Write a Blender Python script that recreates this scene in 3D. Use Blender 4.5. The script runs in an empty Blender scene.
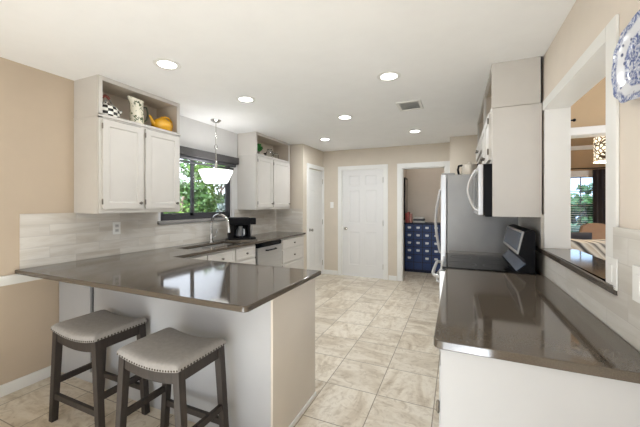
import bpy, bmesh, math, random
from mathutils import Vector, Matrix
random.seed(7)
S = bpy.context.scene
COL = S.collection
R = math.radians
PI = math.pi

# ------------------------------------------------------------------ camera, world, light, exposure
cam_d = bpy.data.cameras.new('camera'); cam = bpy.data.objects.new('camera', cam_d); COL.objects.link(cam)
cam.location = (0, 0, 1.38); cam.rotation_euler = (R(90), 0, R(23.7))
cam_d.sensor_fit = 'HORIZONTAL'; cam_d.sensor_width = 36.0
cam_d.lens = 36.0 * 312 / 640; cam_d.shift_y = -8.8 / 640; cam_d.clip_start = 0.02; cam_d.clip_end = 200
S.camera = cam
S.view_settings.view_transform = 'Standard'; S.view_settings.look = 'None'
S.view_settings.gamma = 1; S.view_settings.use_curve_mapping = False
S.view_settings.exposure = 0.47
w = bpy.data.worlds.new('sky'); S.world = w; w.use_nodes = True
bg = w.node_tree.nodes['Background']; bg.inputs[0].default_value = (0.81, 0.89, 1.0, 1); bg.inputs[1].default_value = 2.2

def lamp(name, kind, loc, rot, energy, color=(1, 1, 1), size=None, size_y=None, angle=None):
    d = bpy.data.lights.new(name, kind); d.energy = energy; d.color = color
    if kind == 'AREA':
        if size_y: d.shape = 'RECTANGLE'; d.size = size; d.size_y = size_y
        else: d.shape = 'DISK'; d.size = size
    if kind == 'SUN': d.angle = angle or 0.01
    if kind in ('POINT', 'SPOT') and size: d.shadow_soft_size = size
    o = bpy.data.objects.new(name, d); COL.objects.link(o); o.location = loc; o.rotation_euler = rot
    return o
# low sun through an added unseen doorway; its floor patch lights the ceiling
lamp('sun', 'SUN', (0, 0, 12), (R(59), 0, R(5)), 25, (0.82, 0.905, 1.0), angle=0.02)

# ------------------------------------------------------------------ materials
MATS = {}
def nodes_of(name):
    m = bpy.data.materials.new(name); m.use_nodes = True; MATS[name] = m
    nt = m.node_tree; b = nt.nodes['Principled BSDF']
    return m, nt, b
def srgb(r, g, b):
    f = lambda c: (c / 255 / 12.92) if c / 255 <= 0.04045 else ((c / 255 + 0.055) / 1.055) ** 2.4
    return (f(r), f(g), f(b), 1)
def mix(nt, a, b, fac, t='MIX'):
    n = nt.nodes.new('ShaderNodeMix'); n.data_type = 'RGBA'; n.blend_type = t
    for s, v in ((n.inputs[0], fac), (n.inputs[6], a), (n.inputs[7], b)):
        if isinstance(v, bpy.types.NodeSocket): nt.links.new(v, s)
        else: s.default_value = v
    return n.outputs[2]
def noise(nt, scale, detail=4, vec=None, dist=0.0, rough=0.55):
    n = nt.nodes.new('ShaderNodeTexNoise'); n.inputs['Scale'].default_value = scale
    n.inputs['Detail'].default_value = detail; n.inputs['Distortion'].default_value = dist; n.inputs['Roughness'].default_value = rough
    if vec is not None: nt.links.new(vec, n.inputs['Vector'])
    return n
def coords(nt, scale=(1, 1, 1), rot=(0, 0, 0), loc=(0, 0, 0)):
    t = nt.nodes.new('ShaderNodeTexCoord'); m = nt.nodes.new('ShaderNodeMapping')
    m.inputs['Scale'].default_value = scale; m.inputs['Rotation'].default_value = rot; m.inputs['Location'].default_value = loc
    nt.links.new(t.outputs['Object'], m.inputs['Vector']); return m.outputs[0]
def ramp(nt, fac, stops):
    n = nt.nodes.new('ShaderNodeValToRGB'); e = n.color_ramp.elements
    while len(e) < len(stops): e.new(0.5)
    for i, (p, c) in enumerate(stops): e[i].position = p; e[i].color = c
    nt.links.new(fac, n.inputs[0]); return n.outputs[0]
def bump(nt, b, h, strength=0.1, dist=0.01):
    n = nt.nodes.new('ShaderNodeBump'); n.inputs['Strength'].default_value = strength; n.inputs['Distance'].default_value = dist
    nt.links.new(h, n.inputs['Height']); nt.links.new(n.outputs[0], b.inputs['Normal'])
def plain(name, c, rough=0.5, metal=0.0, var=0.04, scale=6, bmp=0.0, bscale=200, stretch=(1, 1, 1), coat=0.0):
    m, nt, b = nodes_of(name)
    v = coords(nt, stretch); n = noise(nt, scale, 4, v)
    lo = tuple(x * (1 - var) for x in c[:3]) + (1,); hi = tuple(min(1, x * (1 + var)) for x in c[:3]) + (1,)
    nt.links.new(ramp(nt, n.outputs[0], [(0.3, lo), (0.7, hi)]), b.inputs['Base Color'])
    b.inputs['Roughness'].default_value = rough; b.inputs['Metallic'].default_value = metal
    b.inputs['Coat Weight'].default_value = coat
    if bmp: bump(nt, b, noise(nt, bscale, 3, v).outputs[0], bmp, 0.004)
    return m
def emis(name, c, s):
    m, nt, b = nodes_of(name)
    b.inputs['Base Color'].default_value = c; b.inputs['Emission Color'].default_value = c; b.inputs['Emission Strength'].default_value = s
    return m
def glass(name, c=(1, 1, 1, 1), rough=0.0, thin=True):
    m, nt, b = nodes_of(name)
    if thin:
        tr = nt.nodes.new('ShaderNodeBsdfTransparent'); tr.inputs[0].default_value = c
        gl = nt.nodes.new('ShaderNodeBsdfGlossy'); gl.inputs['Roughness'].default_value = 0.02
        fr = nt.nodes.new('ShaderNodeFresnel'); fr.inputs[0].default_value = 1.3
        mx = nt.nodes.new('ShaderNodeMixShader'); nt.links.new(fr.outputs[0], mx.inputs[0])
        nt.links.new(tr.outputs[0], mx.inputs[1]); nt.links.new(gl.outputs[0], mx.inputs[2])
        nt.links.new(mx.outputs[0], nt.nodes['Material Output'].inputs[0])
    else:
        b.inputs['Base Color'].default_value = c; b.inputs['Transmission Weight'].default_value = 1; b.inputs['Roughness'].default_value = rough
    return m

M_tanfar = plain('tan_paint_far_lit', srgb(214, 203, 187), 0.75, var=0.02, bmp=0.06, bscale=120)  # brighter copy of the tan paint: far-end light put into the colour
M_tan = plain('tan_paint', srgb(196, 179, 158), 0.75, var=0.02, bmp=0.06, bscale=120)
M_tan2 = plain('pale_tan_paint', srgb(230, 219, 206), 0.75, var=0.02, bmp=0.06, bscale=120)
M_greywall = plain('pale_grey_wall', srgb(222, 221, 219), 0.75, var=0.015, bmp=0.05, bscale=120)  # sink wall stretch set paler and greyer than the left wall
M_warmwall = plain('warm_tan_paint', srgb(190, 164, 130), 0.75, var=0.02)
M_ceil = plain('ceiling_paint', srgb(249, 249, 249), 0.85, var=0.015, bmp=0.08, bscale=90)
M_trim = plain('white_trim_paint', srgb(238, 237, 233), 0.4, var=0.01)
M_door = plain('white_door_paint', srgb(232, 231, 229), 0.45, var=0.01)
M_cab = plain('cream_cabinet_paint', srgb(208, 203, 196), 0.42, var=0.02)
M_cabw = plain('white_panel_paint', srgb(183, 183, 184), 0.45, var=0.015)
M_cabtan = plain('panel_paint_end_lit', srgb(216, 206, 193), 0.45, var=0.015)  # copy of the panel paint; the end panel's light and warmth put into colour
M_cabin = plain('cabinet_inside_paint', srgb(204, 192, 176), 0.6, var=0.03)
M_steel = plain('stainless_steel', srgb(196, 195, 193), 0.36, 0.8, var=0.06, scale=3, stretch=(1, 1, 40))
M_steelside = plain('grey_appliance_side', srgb(158, 156, 153), 0.42, 0.5, var=0.10, scale=2.2)
M_chrome = plain('brushed_nickel', srgb(200, 198, 194), 0.18, 1.0, var=0.03)
M_bright = plain('satin_silver', srgb(206, 206, 206), 0.32, 0.7, var=0.02)
M_pewter = plain('dark_pewter', srgb(126, 120, 112), 0.35, 1.0, var=0.1)
M_black = plain('black_plastic', srgb(20, 20, 23), 0.35, 0.0, var=0.1)
M_blackglass = plain('black_glass', srgb(9, 10, 13), 0.07, 0.0, var=0.1)
for m_ in (M_black, M_blackglass): m_.node_tree.nodes['Principled BSDF'].inputs['Specular IOR Level'].default_value = 0.12
M_dark = plain('dark_gap_shade', srgb(20, 18, 17), 0.8)  # flat dark colour standing for shade inside gaps and slots
M_wframe = plain('charcoal_window_frame', srgb(66, 66, 70), 0.45, 0.2, var=0.05)
M_shade = plain('grey_shade_fabric', srgb(72, 70, 70), 0.8, var=0.08, scale=60)
M_stoolwood = plain('espresso_grey_wood', srgb(50, 43, 39), 0.55, var=0.25, scale=14, stretch=(4, 4, 0.6), bmp=0.08, bscale=60)
M_stoolfab = plain('grey_linen', srgb(152, 148, 144), 0.9, var=0.07, scale=45, bmp=0.25, bscale=420)
M_nail = plain('antique_nailheads', srgb(70, 62, 54), 0.35, 0.9)
M_navy = plain('navy_paint', srgb(42, 64, 112), 0.45, var=0.12, scale=8)
M_navyd = plain('deep_navy_paint', srgb(20, 32, 60), 0.5, var=0.1)
M_label = plain('silver_label_holder', srgb(200, 204, 210), 0.35, 0.5)
M_yellow = plain('yellow_glaze', srgb(232, 172, 36), 0.18, var=0.06, coat=0.4)
M_leaf = None
M_outlet = plain('white_plastic', srgb(240, 239, 235), 0.35, var=0.01)

def leafmat(name, c1, c2, tr=0.35):
    m, nt, b = nodes_of(name)
    n = noise(nt, 1.7, 3, coords(nt)); col = ramp(nt, n.outputs[0], [(0.35, c1), (0.65, c2)])
    nt.links.new(col, b.inputs['Base Color']); b.inputs['Roughness'].default_value = 0.5
    t = nt.nodes.new('ShaderNodeBsdfTranslucent'); nt.links.new(col, t.inputs[0])
    mx = nt.nodes.new('ShaderNodeMixShader'); mx.inputs[0].default_value = tr
    nt.links.new(b.outputs[0], mx.inputs[1]); nt.links.new(t.outputs[0], mx.inputs[2])
    nt.links.new(mx.outputs[0], nt.nodes['Material Output'].inputs[0]); return m
M_leafa = leafmat('spring_leaf', srgb(52, 84, 30), srgb(104, 130, 58))
M_leafb = leafmat('deep_leaf', srgb(30, 56, 24), srgb(64, 92, 42))
M_leafc = leafmat('greyish_leaf', srgb(54, 66, 62), srgb(86, 98, 96))
M_plant = leafmat('houseplant_leaf', srgb(34, 116, 50), srgb(84, 170, 84), 0.15)
M_bark = plain('bark', srgb(88, 74, 62), 0.9, var=0.3, scale=20, bmp=0.4, bscale=40)
M_lawn = plain('lawn_grass', srgb(50, 74, 34), 0.95, var=0.3, scale=5, bmp=0.4, bscale=60)

def quartz():
    m, nt, b = nodes_of('grey_brown_quartz')
    v = coords(nt); n1 = noise(nt, 260, 2, v); n2 = noise(nt, 3, 4, v)
    c = ramp(nt, n1.outputs[0], [(0.35, srgb(68, 60, 51)), (0.65, srgb(88, 79, 69))])
    c2 = mix(nt, c, srgb(92, 83, 73), n2.outputs[0]); nt.links.new(c2, b.inputs['Base Color'])
    b.inputs['Roughness'].default_value = 0.07; b.inputs['IOR'].default_value = 1.55
    return m
M_quartz = quartz()

def tile(name, ax, bw, rh, off, mortar, base, lightc, darkc, mort_c, rough, loc=(0, 0, 0), vein=(1.2, 9), gloss_var=True, streak=0.6):
    """stone-look tile: random stretched veining, a different patch of it per tile; ax = the two world axes the tile lies in"""
    m, nt, b = nodes_of(name)
    t = nt.nodes.new('ShaderNodeTexCoord'); sp = nt.nodes.new('ShaderNodeSeparateXYZ'); cb = nt.nodes.new('ShaderNodeCombineXYZ')
    nt.links.new(t.outputs['Object'], sp.inputs[0])
    nt.links.new(sp.outputs[ax[0]], cb.inputs[0]); nt.links.new(sp.outputs[ax[1]], cb.inputs[1])
    mp = nt.nodes.new('ShaderNodeMapping'); mp.inputs['Location'].default_value = loc; nt.links.new(cb.outputs[0], mp.inputs[0])
    br = nt.nodes.new('ShaderNodeTexBrick'); nt.links.new(mp.outputs[0], br.inputs['Vector'])
    br.offset = off; br.squash = 1.0
    br.inputs['Scale'].default_value = 1; br.inputs['Brick Width'].default_value = bw; br.inputs['Row Height'].default_value = rh
    br.inputs['Mortar Size'].default_value = mortar; br.inputs['Mortar Smooth'].default_value = 0.1; br.inputs['Bias'].default_value = 0
    br.inputs['Color1'].default_value = (0, 0, 0, 1); br.inputs['Color2'].default_value = (1, 1, 1, 1); br.inputs['Mortar'].default_value = (0.5, 0.5, 0.5, 1)
    rnd = nt.nodes.new('ShaderNodeVectorMath'); rnd.operation = 'MULTIPLY'; rnd.inputs[1].default_value = (17.3, 31.7, 11.9)
    nt.links.new(br.outputs['Color'], rnd.inputs[0])
    add = nt.nodes.new('ShaderNodeVectorMath'); add.operation = 'ADD'; nt.links.new(mp.outputs[0], add.inputs[0]); nt.links.new(rnd.outputs[0], add.inputs[1])
    def veins(sc):
        q = nt.nodes.new('ShaderNodeMapping'); q.inputs['Scale'].default_value = sc; q.inputs['Rotation'].default_value = (0, 0, 0.18)
        nt.links.new(add.outputs[0], q.inputs[0])
        return noise(nt, 1.0, 7, q.outputs[0], 1.1, 0.6).outputs[0]
    va = veins((vein[0], vein[1], 1))
    if gloss_var:   # floor: half of the tiles are turned
        vb = veins((vein[1], vein[0], 1))
        gt = nt.nodes.new('ShaderNodeMath'); gt.operation = 'GREATER_THAN'; gt.inputs[1].default_value = 0.5
        nt.links.new(br.outputs['Color'], gt.inputs[0])
        v = mix(nt, va, vb, gt.outputs[0])
    else: v = va
    c = ramp(nt, v, [(0.28, darkc), (0.46, base), (0.58, lightc), (0.74, base)])
    if gloss_var:
        fm = noise(nt, 13.0, 6, add.outputs[0], 1.6, 0.62)
        c = mix(nt, c, ramp(nt, fm.outputs[0], [(0.36, (0.66, 0.60, 0.53, 1)), (0.5, (1, 1, 1, 1))]), 0.6, 'MULTIPLY')
    tone = mix(nt, (1 - 0.16 * streak, 1 - 0.17 * streak, 1 - 0.18 * streak, 1), (1, 1, 1, 1), br.outputs['Color'])
    c = mix(nt, c, tone, 1.0, 'MULTIPLY')
    c = mix(nt, c, mort_c, br.outputs['Fac'])
    nt.links.new(c, b.inputs['Base Color']); b.inputs['Roughness'].default_value = rough
    inv = nt.nodes.new('ShaderNodeMath'); inv.operation = 'SUBTRACT'; inv.inputs[0].default_value = 1; nt.links.new(br.outputs['Fac'], inv.inputs[1])
    bump(nt, b, inv.outputs[0], 0.35, 0.002)
    return m
M_floor = tile('travertine_floor_tile', (0, 1), 0.39, 0.41, 0.0, 0.0032, srgb(216, 204, 184), srgb(231, 222, 206), srgb(184, 167, 143), srgb(140, 127, 110), 0.34, (0.925 + 0.39 * 20, -1.83 + 0.41 * 20, 0), (2.2, 6.5))
SPL = (srgb(216, 209, 198), srgb(229, 224, 216), srgb(203, 193, 180), srgb(202, 197, 190), 0.3)
M_splL = tile('stone_plank_tile_left', (1, 2), 0.38, 0.088, 0.5, 0.0016, *SPL, (0.1, 0.01, 0), (1.2, 8), False, 0.8)
M_splC = tile('stone_plank_tile_corner', (0, 2), 0.38, 0.088, 0.5, 0.0016, *SPL, (0.2, 0.01, 0), (1.2, 8), False, 0.6)
M_splR = tile('stone_plank_tile_right', (1, 2), 0.34, 0.098, 0.5, 0.0014, srgb(212, 207, 198), srgb(222, 218, 211), srgb(202, 196, 186), srgb(200, 195, 187), 0.28, (0.1, 0.01, 0), (1.3, 9), False, 0.35)

# ------------------------------------------------------------------ mesh helpers
class MB:
    def __init__(s): s.bm = bmesh.new()
    def _add(s, t):
        me = bpy.data.meshes.new('t'); t.to_mesh(me); t.free(); s.bm.from_mesh(me); bpy.data.meshes.remove(me); return s
    def box(s, x0, x1, y0, y1, z0, z1, bev=0.0, seg=2):
        t = bmesh.new(); bmesh.ops.create_cube(t, size=1)
        for v in t.verts: v.co = ((x0 + x1) / 2 + v.co.x * (x1 - x0), (y0 + y1) / 2 + v.co.y * (y1 - y0), (z0 + z1) / 2 + v.co.z * (z1 - z0))
        if bev: bmesh.ops.bevel(t, geom=list(t.edges), offset=bev, segments=seg, affect='EDGES', profile=0.5)
        return s._add(t)
    def hexa(s, bot, top, bev=0.0):
        """box from four bottom and four top corners (same winding)"""
        t = bmesh.new(); a = [t.verts.new(p) for p in bot]; b = [t.verts.new(p) for p in top]
        t.faces.new(a[::-1]); t.faces.new(b)
        for i in range(4): t.faces.new((a[i], a[(i + 1) % 4], b[(i + 1) % 4], b[i]))
        bmesh.ops.recalc_face_normals(t, faces=t.faces)
        if bev: bmesh.ops.bevel(t, geom=list(t.edges), offset=bev, segments=2, affect='EDGES', profile=0.5)
        return s._add(t)
    def prism(s, pts, axis, a, b, bev=0.0, seg=2):
        """polygon pts in the two other axes, extruded along axis from a to b"""
        t = bmesh.new()
        def P(p, c): return {'x': (c, p[0], p[1]), 'y': (p[0], c, p[1]), 'z': (p[0], p[1], c)}[axis]
        A = [t.verts.new(P(p, a)) for p in pts]; B = [t.verts.new(P(p, b)) for p in pts]
        t.faces.new(A[::-1]); t.faces.new(B); n = len(pts)
        for i in range(n): t.faces.new((A[i], A[(i + 1) % n], B[(i + 1) % n], B[i]))
        bmesh.ops.recalc_face_normals(t, faces=t.faces)
        if bev: bmesh.ops.bevel(t, geom=list(t.edges), offset=bev, segments=seg, affect='EDGES', profile=0.5)
        return s._add(t)
    def tube(s, pts, r, n=12, cap=True):
        pts = [Vector(p) for p in pts]; rs = r if isinstance(r, (list, tuple)) else [r] * len(pts)
        t = bmesh.new(); rings = []; up = None
        for i, p in enumerate(pts):
            d = (pts[min(i + 1, len(pts) - 1)] - pts[max(i - 1, 0)]).normalized()
            if up is None:
                up = Vector((0, 0, 1)) if abs(d.z) < 0.9 else Vector((1, 0, 0))
            u = d.cross(up).normalized(); v = u.cross(d).normalized(); up = v
            rings.append([t.verts.new(p + (u * math.cos(2 * PI * k / n) + v * math.sin(2 * PI * k / n)) * rs[i]) for k in range(n)])
        for a, b in zip(rings, rings[1:]):
            for k in range(n): t.faces.new((a[k], a[(k + 1) % n], b[(k + 1) % n], b[k]))
        if cap: t.faces.new(rings[0][::-1]); t.faces.new(rings[-1])
        bmesh.ops.recalc_face_normals(t, faces=t.faces)
        return s._add(t)
    def lathe(s, prof, c=(0, 0, 0), n=32, axis='z', close=True):
        """prof: (radius, height) pairs revolved about the axis through c"""
        t = bmesh.new(); rings = []
        for r, h in prof:
            ring = []
            for k in range(n):
                a = 2 * PI * k / n; q = (r * math.cos(a), r * math.sin(a), h)
                if axis == 'x': q = (q[2], q[0], q[1])
                if axis == 'y': q = (q[0], q[2], q[1])
                ring.append(t.verts.new((q[0] + c[0], q[1] + c[1], q[2] + c[2])))
            rings.append(ring)
        for a, b in zip(rings, rings[1:]):
            for k in range(n): t.faces.new((a[k], a[(k + 1) % n], b[(k + 1) % n], b[k]))
        if close: t.faces.new(rings[0][::-1]); t.faces.new(rings[-1])
        bmesh.ops.remove_doubles(t, verts=t.verts, dist=1e-6)
        bmesh.ops.recalc_face_normals(t, faces=t.faces)
        return s._add(t)
    def rings(s, o, u, v, nn, w, h, rg, back=0.0):
        """nested rectangles: rg = (inset, height along nn); a door panel with mouldings. back>0 closes the sides to that thickness"""
        o, u, v, nn = Vector(o), Vector(u), Vector(v), Vector(nn); t = bmesh.new(); L = []
        rr = ([(0, -back)] if back else []) + list(rg)
        for ins, d in rr:
            L.append([t.verts.new(o + u * a + v * b + nn * d) for a, b in ((ins, ins), (w - ins, ins), (w - ins, h - ins), (ins, h - ins))])
        for a, b in zip(L, L[1:]):
            for k in range(4): t.faces.new((a[k], a[(k + 1) % 4], b[(k + 1) % 4], b[k]))
        t.faces.new(L[-1])
        if back: t.faces.new(L[0][::-1])
        return s._add(t)
    def sphere(s, c, r, sc=(1, 1, 1), n=16):
        t = bmesh.new(); bmesh.ops.create_uvsphere(t, u_segments=n, v_segments=max(6, n // 2), radius=r)
        for v in t.verts: v.co = (c[0] + v.co.x * sc[0], c[1] + v.co.y * sc[1], c[2] + v.co.z * sc[2])
        return s._add(t)
    def grid(s, fn, nu, nv):
        t = bmesh.new(); g = [[t.verts.new(fn(i / nu, j / nv)) for j in range(nv + 1)] for i in range(nu + 1)]
        for i in range(nu):
            for j in range(nv): t.faces.new((g[i][j], g[i + 1][j], g[i + 1][j + 1], g[i][j + 1]))
        return s._add(t)
    def build(s, name, mat, parent=None, smooth=30, rot=None):
        me = bpy.data.meshes.new(name)
        o = bpy.data.objects.new(name, me); COL.objects.link(o)
        if parent is not None:
            org = origin(parent); s.bm.transform(Matrix.Translation(-org)); o.parent = parent
        s.bm.to_mesh(me); s.bm.free()
        for p in me.polygons: p.use_smooth = True
        me.set_sharp_from_angle(angle=R(smooth))
        if mat: me.materials.append(mat)
        wm = o.modifiers.new('weighted_normals', 'WEIGHTED_NORMAL'); wm.keep_sharp = True; wm.weight = 50
        return o
ORG = {}
def origin(o):
    while o.parent: o = o.parent
    return ORG.get(o.name, Vector((0, 0, 0)))
def tag(o, label, cat, group=None):
    o['label'] = label; o['category'] = cat
    if group: o['group'] = group
    return o
def thing(name, label, cat, loc=(0, 0, 0), group=None):
    o = bpy.data.objects.new(name, None); COL.objects.link(o); o.location = loc; o.empty_display_size = 0.1
    ORG[o.name] = Vector(loc); return tag(o, label, cat, group)
def solo(mb, name, mat, label, cat, loc, group=None, smooth=30):
    """a thing that is one mesh, its origin at loc"""
    mb.bm.transform(Matrix.Translation(-Vector(loc)))
    o = mb.build(name, mat, None, smooth); o.location = loc; ORG[o.name] = Vector(loc); return tag(o, label, cat, group)
def struct(name, mb, mat):
    o = mb.build(name, mat); o['kind'] = 'structure'; return o
def bx(*a, **k): return MB().box(*a, **k)

# ------------------------------------------------------------------ the room shell
LX, RX, H, FY = -3.0, 0.567, 2.44, 5.75
JX, JY = -2.45, 4.85
T = 0.12
struct('floor', bx(-3.2, 5.2, -2.7, 8.62, -0.1, 0.0), M_floor)
struct('ceiling', MB().box(-3.2, RX + 0.155, -2.7, 7.4, H, H + 0.1), M_ceil)
WY0, WY1, WZ0, WZ1 = 2.45, 3.64, 1.20, 2.05
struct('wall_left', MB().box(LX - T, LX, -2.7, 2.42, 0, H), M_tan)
struct('wall_sink', MB().box(LX - T, LX, 2.42, WY0, 0, H).box(LX - T, LX, WY1, 4.97, 0, H).box(LX - T, LX, WY0, WY1, 0, WZ0).box(LX - T, LX, WY0, WY1, WZ1, H), M_greywall)
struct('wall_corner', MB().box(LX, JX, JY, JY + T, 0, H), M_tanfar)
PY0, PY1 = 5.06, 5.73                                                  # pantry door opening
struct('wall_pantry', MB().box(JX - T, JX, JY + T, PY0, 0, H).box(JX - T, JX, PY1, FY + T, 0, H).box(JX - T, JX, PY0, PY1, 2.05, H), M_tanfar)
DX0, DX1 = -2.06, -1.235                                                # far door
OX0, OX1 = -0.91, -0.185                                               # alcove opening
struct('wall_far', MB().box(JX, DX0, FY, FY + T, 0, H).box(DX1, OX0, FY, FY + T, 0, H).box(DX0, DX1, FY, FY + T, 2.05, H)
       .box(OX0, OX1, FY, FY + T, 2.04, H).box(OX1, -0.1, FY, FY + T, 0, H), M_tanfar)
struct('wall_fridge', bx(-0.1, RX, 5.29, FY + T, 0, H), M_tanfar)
struct('wall_alcove_left', bx(-1.14, -1.02, FY + T, 7.2, 0, H), M_tan2)
struct('wall_alcove_back', bx(-1.14, 0.7, 7.05, 7.17, 0, H), M_tan2)
OY0, OY1, OZ0, OZ1, WT = 1.63, 2.66, 1.041, 2.06, 0.138                 # pass-through
struct('wall_right', MB().box(RX, RX + WT, -2.7, OY0, 0, 3.7).box(RX, RX + WT, OY1, 8.62, 0, 3.7).box(RX, RX + WT, OY0, OY1, 0, OZ0)
       .box(RX, RX + WT, OY0, OY1, OZ1, 3.7), M_tan2)
BY = -2.6  # unseen wall, set and opened to steer the sun patch
struct('wall_back', MB().box(-3.2, -1.9, BY - T, BY, 0, H).box(0.5, 0.57, BY - T, BY, 0, H).box(-1.9, 0.5, BY - T, BY, 2.12, H), M_tan)
struct('added_sun_door', MB().box(-1.9, -1.83, BY - 0.09, BY - 0.03, 0, 2.12).box(0.43, 0.5, BY - 0.09, BY - 0.03, 0, 2.12).box(-0.74, -0.67, BY - 0.09, BY - 0.03, 0, 2.06).box(-1.83, 0.43, BY - 0.09, BY - 0.03, 2.06, 2.12).box(-1.83, 0.43, BY - 0.09, BY - 0.03, 0.0, 0.06), M_trim)  # added unseen door frame that lets the sun in
# pass-through lining and casing
cs = 0.012
struct('trim_1', MB().box(RX - 0.002, RX + WT + 0.004, OY1 - 0.012, OY1 + 0.0, 1.076, OZ1 - 0.012)
       .box(RX - 0.0015, RX + WT + 0.004, OY0, OY0 + 0.012, 1.076, OZ1 - 0.012).box(RX - 0.001, RX + WT + 0.004, OY0, OY1, OZ1 - 0.012, OZ1)
       .box(RX - cs, RX, OY0 - 0.085, OY0 + 0.006, 1.077, OZ1 + 0.048, bev=0.003).box(RX - cs, RX, OY0 + 0.006, OY1, OZ1 - 0.014, OZ1 + 0.048, bev=0.003)
       .box(RX + WT, RX + WT + cs, OY0 - 0.085, OY0, 1.077, OZ1 + 0.08).box(RX + WT, RX + WT + cs, OY1, OY1 + 0.085, 1.077, OZ1 + 0.08)
       .box(RX + WT, RX + WT + cs, OY0, OY1, OZ1, OZ1 + 0.08), M_trim)
# backsplash tile
struct('trim_2', MB().box(LX, LX + 0.01, 1.235, WY0 - 0.04, 0.90, 1.31).box(LX, LX + 0.01, WY0 - 0.04, WY1 + 0.06, 0.90, WZ0 - 0.045)
       .box(LX, LX + 0.01, WY1 + 0.06, JY, 0.90, 1.31), M_splL)
struct('trim_3', bx(LX + 0.01, JX - 0.005, JY - 0.01, JY, 0.90, 1.31), M_splC)
struct('trim_4', MB().box(RX - 0.02, RX, 1.0, OY0 - 0.085, 0.90, 1.295).box(RX - 0.02, RX, OY0 - 0.085, OY1, 0.90, 1.041)
       .box(RX - 0.02, RX, OY1, 3.56, 0.90, 1.31), M_splR)
# chair rail and baseboards
struct('trim_5', MB().prism([(LX, 0.795), (LX + 0.012, 0.795), (LX + 0.014, 0.81), (LX + 0.022, 0.835), (LX + 0.03, 0.852), (LX + 0.03, 0.866), (LX, 0.866)], 'y', -2.59, 1.50), M_trim)
def baseb(name, segs):
    m = MB()
    for s_ in segs: m.box(*s_, 0.0, 0.085, bev=0.004)
    struct(name, m, M_trim)
baseb('baseboard_left', [(LX, LX + 0.014, -2.59, 1.48)])
baseb('baseboard_far', [(JX, DX0 - 0.085, FY - 0.014, FY), (DX1 + 0.085, OX0 - 0.09, FY - 0.014, FY)])
baseb('baseboard_alcove', [(-1.02, -1.006, FY + T, 6.62)])
# door and opening casings on the far wall
def casing_x(name, x0, x1, z1, wd, yf, d=0.02):
    m = MB().box(x0 - wd, x0, yf - d, yf, 0, z1 + wd, bev=0.005).box(x1, x1 + wd, yf - d, yf, 0, z1 + wd, bev=0.005).box(x0 - 0.004, x1 + 0.004, yf - d, yf, z1, z1 + wd, bev=0.005)
    return m
struct('trim_6', casing_x('c', DX0, DX1, 2.05, 0.075, FY).box(DX0, DX0 + 0.012, FY, FY + T, 0, 2.05).box(DX1 - 0.012, DX1, FY, FY + T, 0, 2.05).box(DX0, DX1, FY, FY + T, 2.038, 2.05), M_trim)
struct('trim_7', casing_x('c', OX0, OX1, 2.04, 0.082, FY).box(OX0, OX0 + 0.014, FY, FY + T, 0, 2.04).box(OX1 - 0.014, OX1, FY, FY + T, 0, 2.04).box(OX0, OX1, FY, FY + T, 2.026, 2.04), M_trim)
struct('trim_8', MB().box(JX, JX + 0.02, PY0 - 0.075, PY0, 0, 2.125, bev=0.005).box(JX, JX + 0.02, PY1, FY - 0.001, 0, 2.125).box(JX, JX + 0.02, PY0, PY1, 2.05, 2.125, bev=0.005)
       .box(JX - T, JX, PY0, PY0 + 0.01, 0, 2.05).box(JX - T, JX, PY1 - 0.01, PY1, 0, 2.05), M_trim)

def sixpanel(name, o, u, n, w, h, knob_u, hinge_u):
    """six-panel door; o = lower corner on the front face, u = across, n = outward"""
    o, u, n = Vector(o), Vector(u), Vector(n); v = Vector((0, 0, 1)); m = MB()
    st, mid = 0.135 * w / 0.84, 0.125 * w / 0.84; pw = (w - 2 * st - mid) / 2
    rows = [(0.22, 0.85), (1.02, 1.64), (1.74, 1.93)]
    rows = [(a * h / 2.03, b * h / 2.03) for a, b in rows]
    def slab(u0, u1, z0, z1):
        m.rings(o + u * u0 + v * z0, u, v, n, u1 - u0, z1 - z0, [(0, 0)], back=0.035)
    for a, b in ((0, st), (st + pw, st + pw + mid), (w - st, w)): slab(a, b, 0, h)
    zs = [0] + [z for r in rows for z in r] + [h]
    for c in (st, st + pw + mid):
        for k in range(0, len(zs), 2): slab(c, c + pw, zs[k], zs[k + 1])
        for a, b in rows:
            m.rings(o + u * c + v * a, u, v, n, pw, b - a, [(0, 0), (0.010, -0.007), (0.018, -0.007), (0.05, -0.001)])
    d = m.build(name, M_door); d['kind'] = 'structure'
    kb = o + u * knob_u + v * 0.91
    k = MB(); ax = 'y' if abs(n.y) > 0.5 else 'x'; sg = n.y if ax == 'y' else n.x
    prof = [(0.001, 0), (0.030, 0), (0.030, 0.006), (0.012, 0.012), (0.011, 0.032), (0.022, 0.040), (0.028, 0.052), (0.024, 0.064), (0.001, 0.068)]
    k.lathe([(r, hh * sg) for r, hh in prof], kb, 20, ax); k.build('door_knob', M_chrome, d)
    for hz in (0.22, 1.03, 1.83):
        hb = MB(); c = o + u * hinge_u + v * hz + n * 0.006
        hb.tube([c - v * 0.05, c + v * 0.05], 0.007, 8); hb.build('hinge', M_chrome, d)
sixpanel('door_1', (JX - 0.012, PY0 + 0.012, 0.008), (0, 1, 0), (1, 0, 0), PY1 - PY0 - 0.024, 2.03, 0.07, PY1 - PY0 - 0.024)
sixpanel('door_2', (DX0 + 0.014, FY + 0.012, 0.008), (1, 0, 0), (0, -1, 0), DX1 - DX0 - 0.028, 2.03, 0.07, DX1 - DX0 - 0.03)

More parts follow.
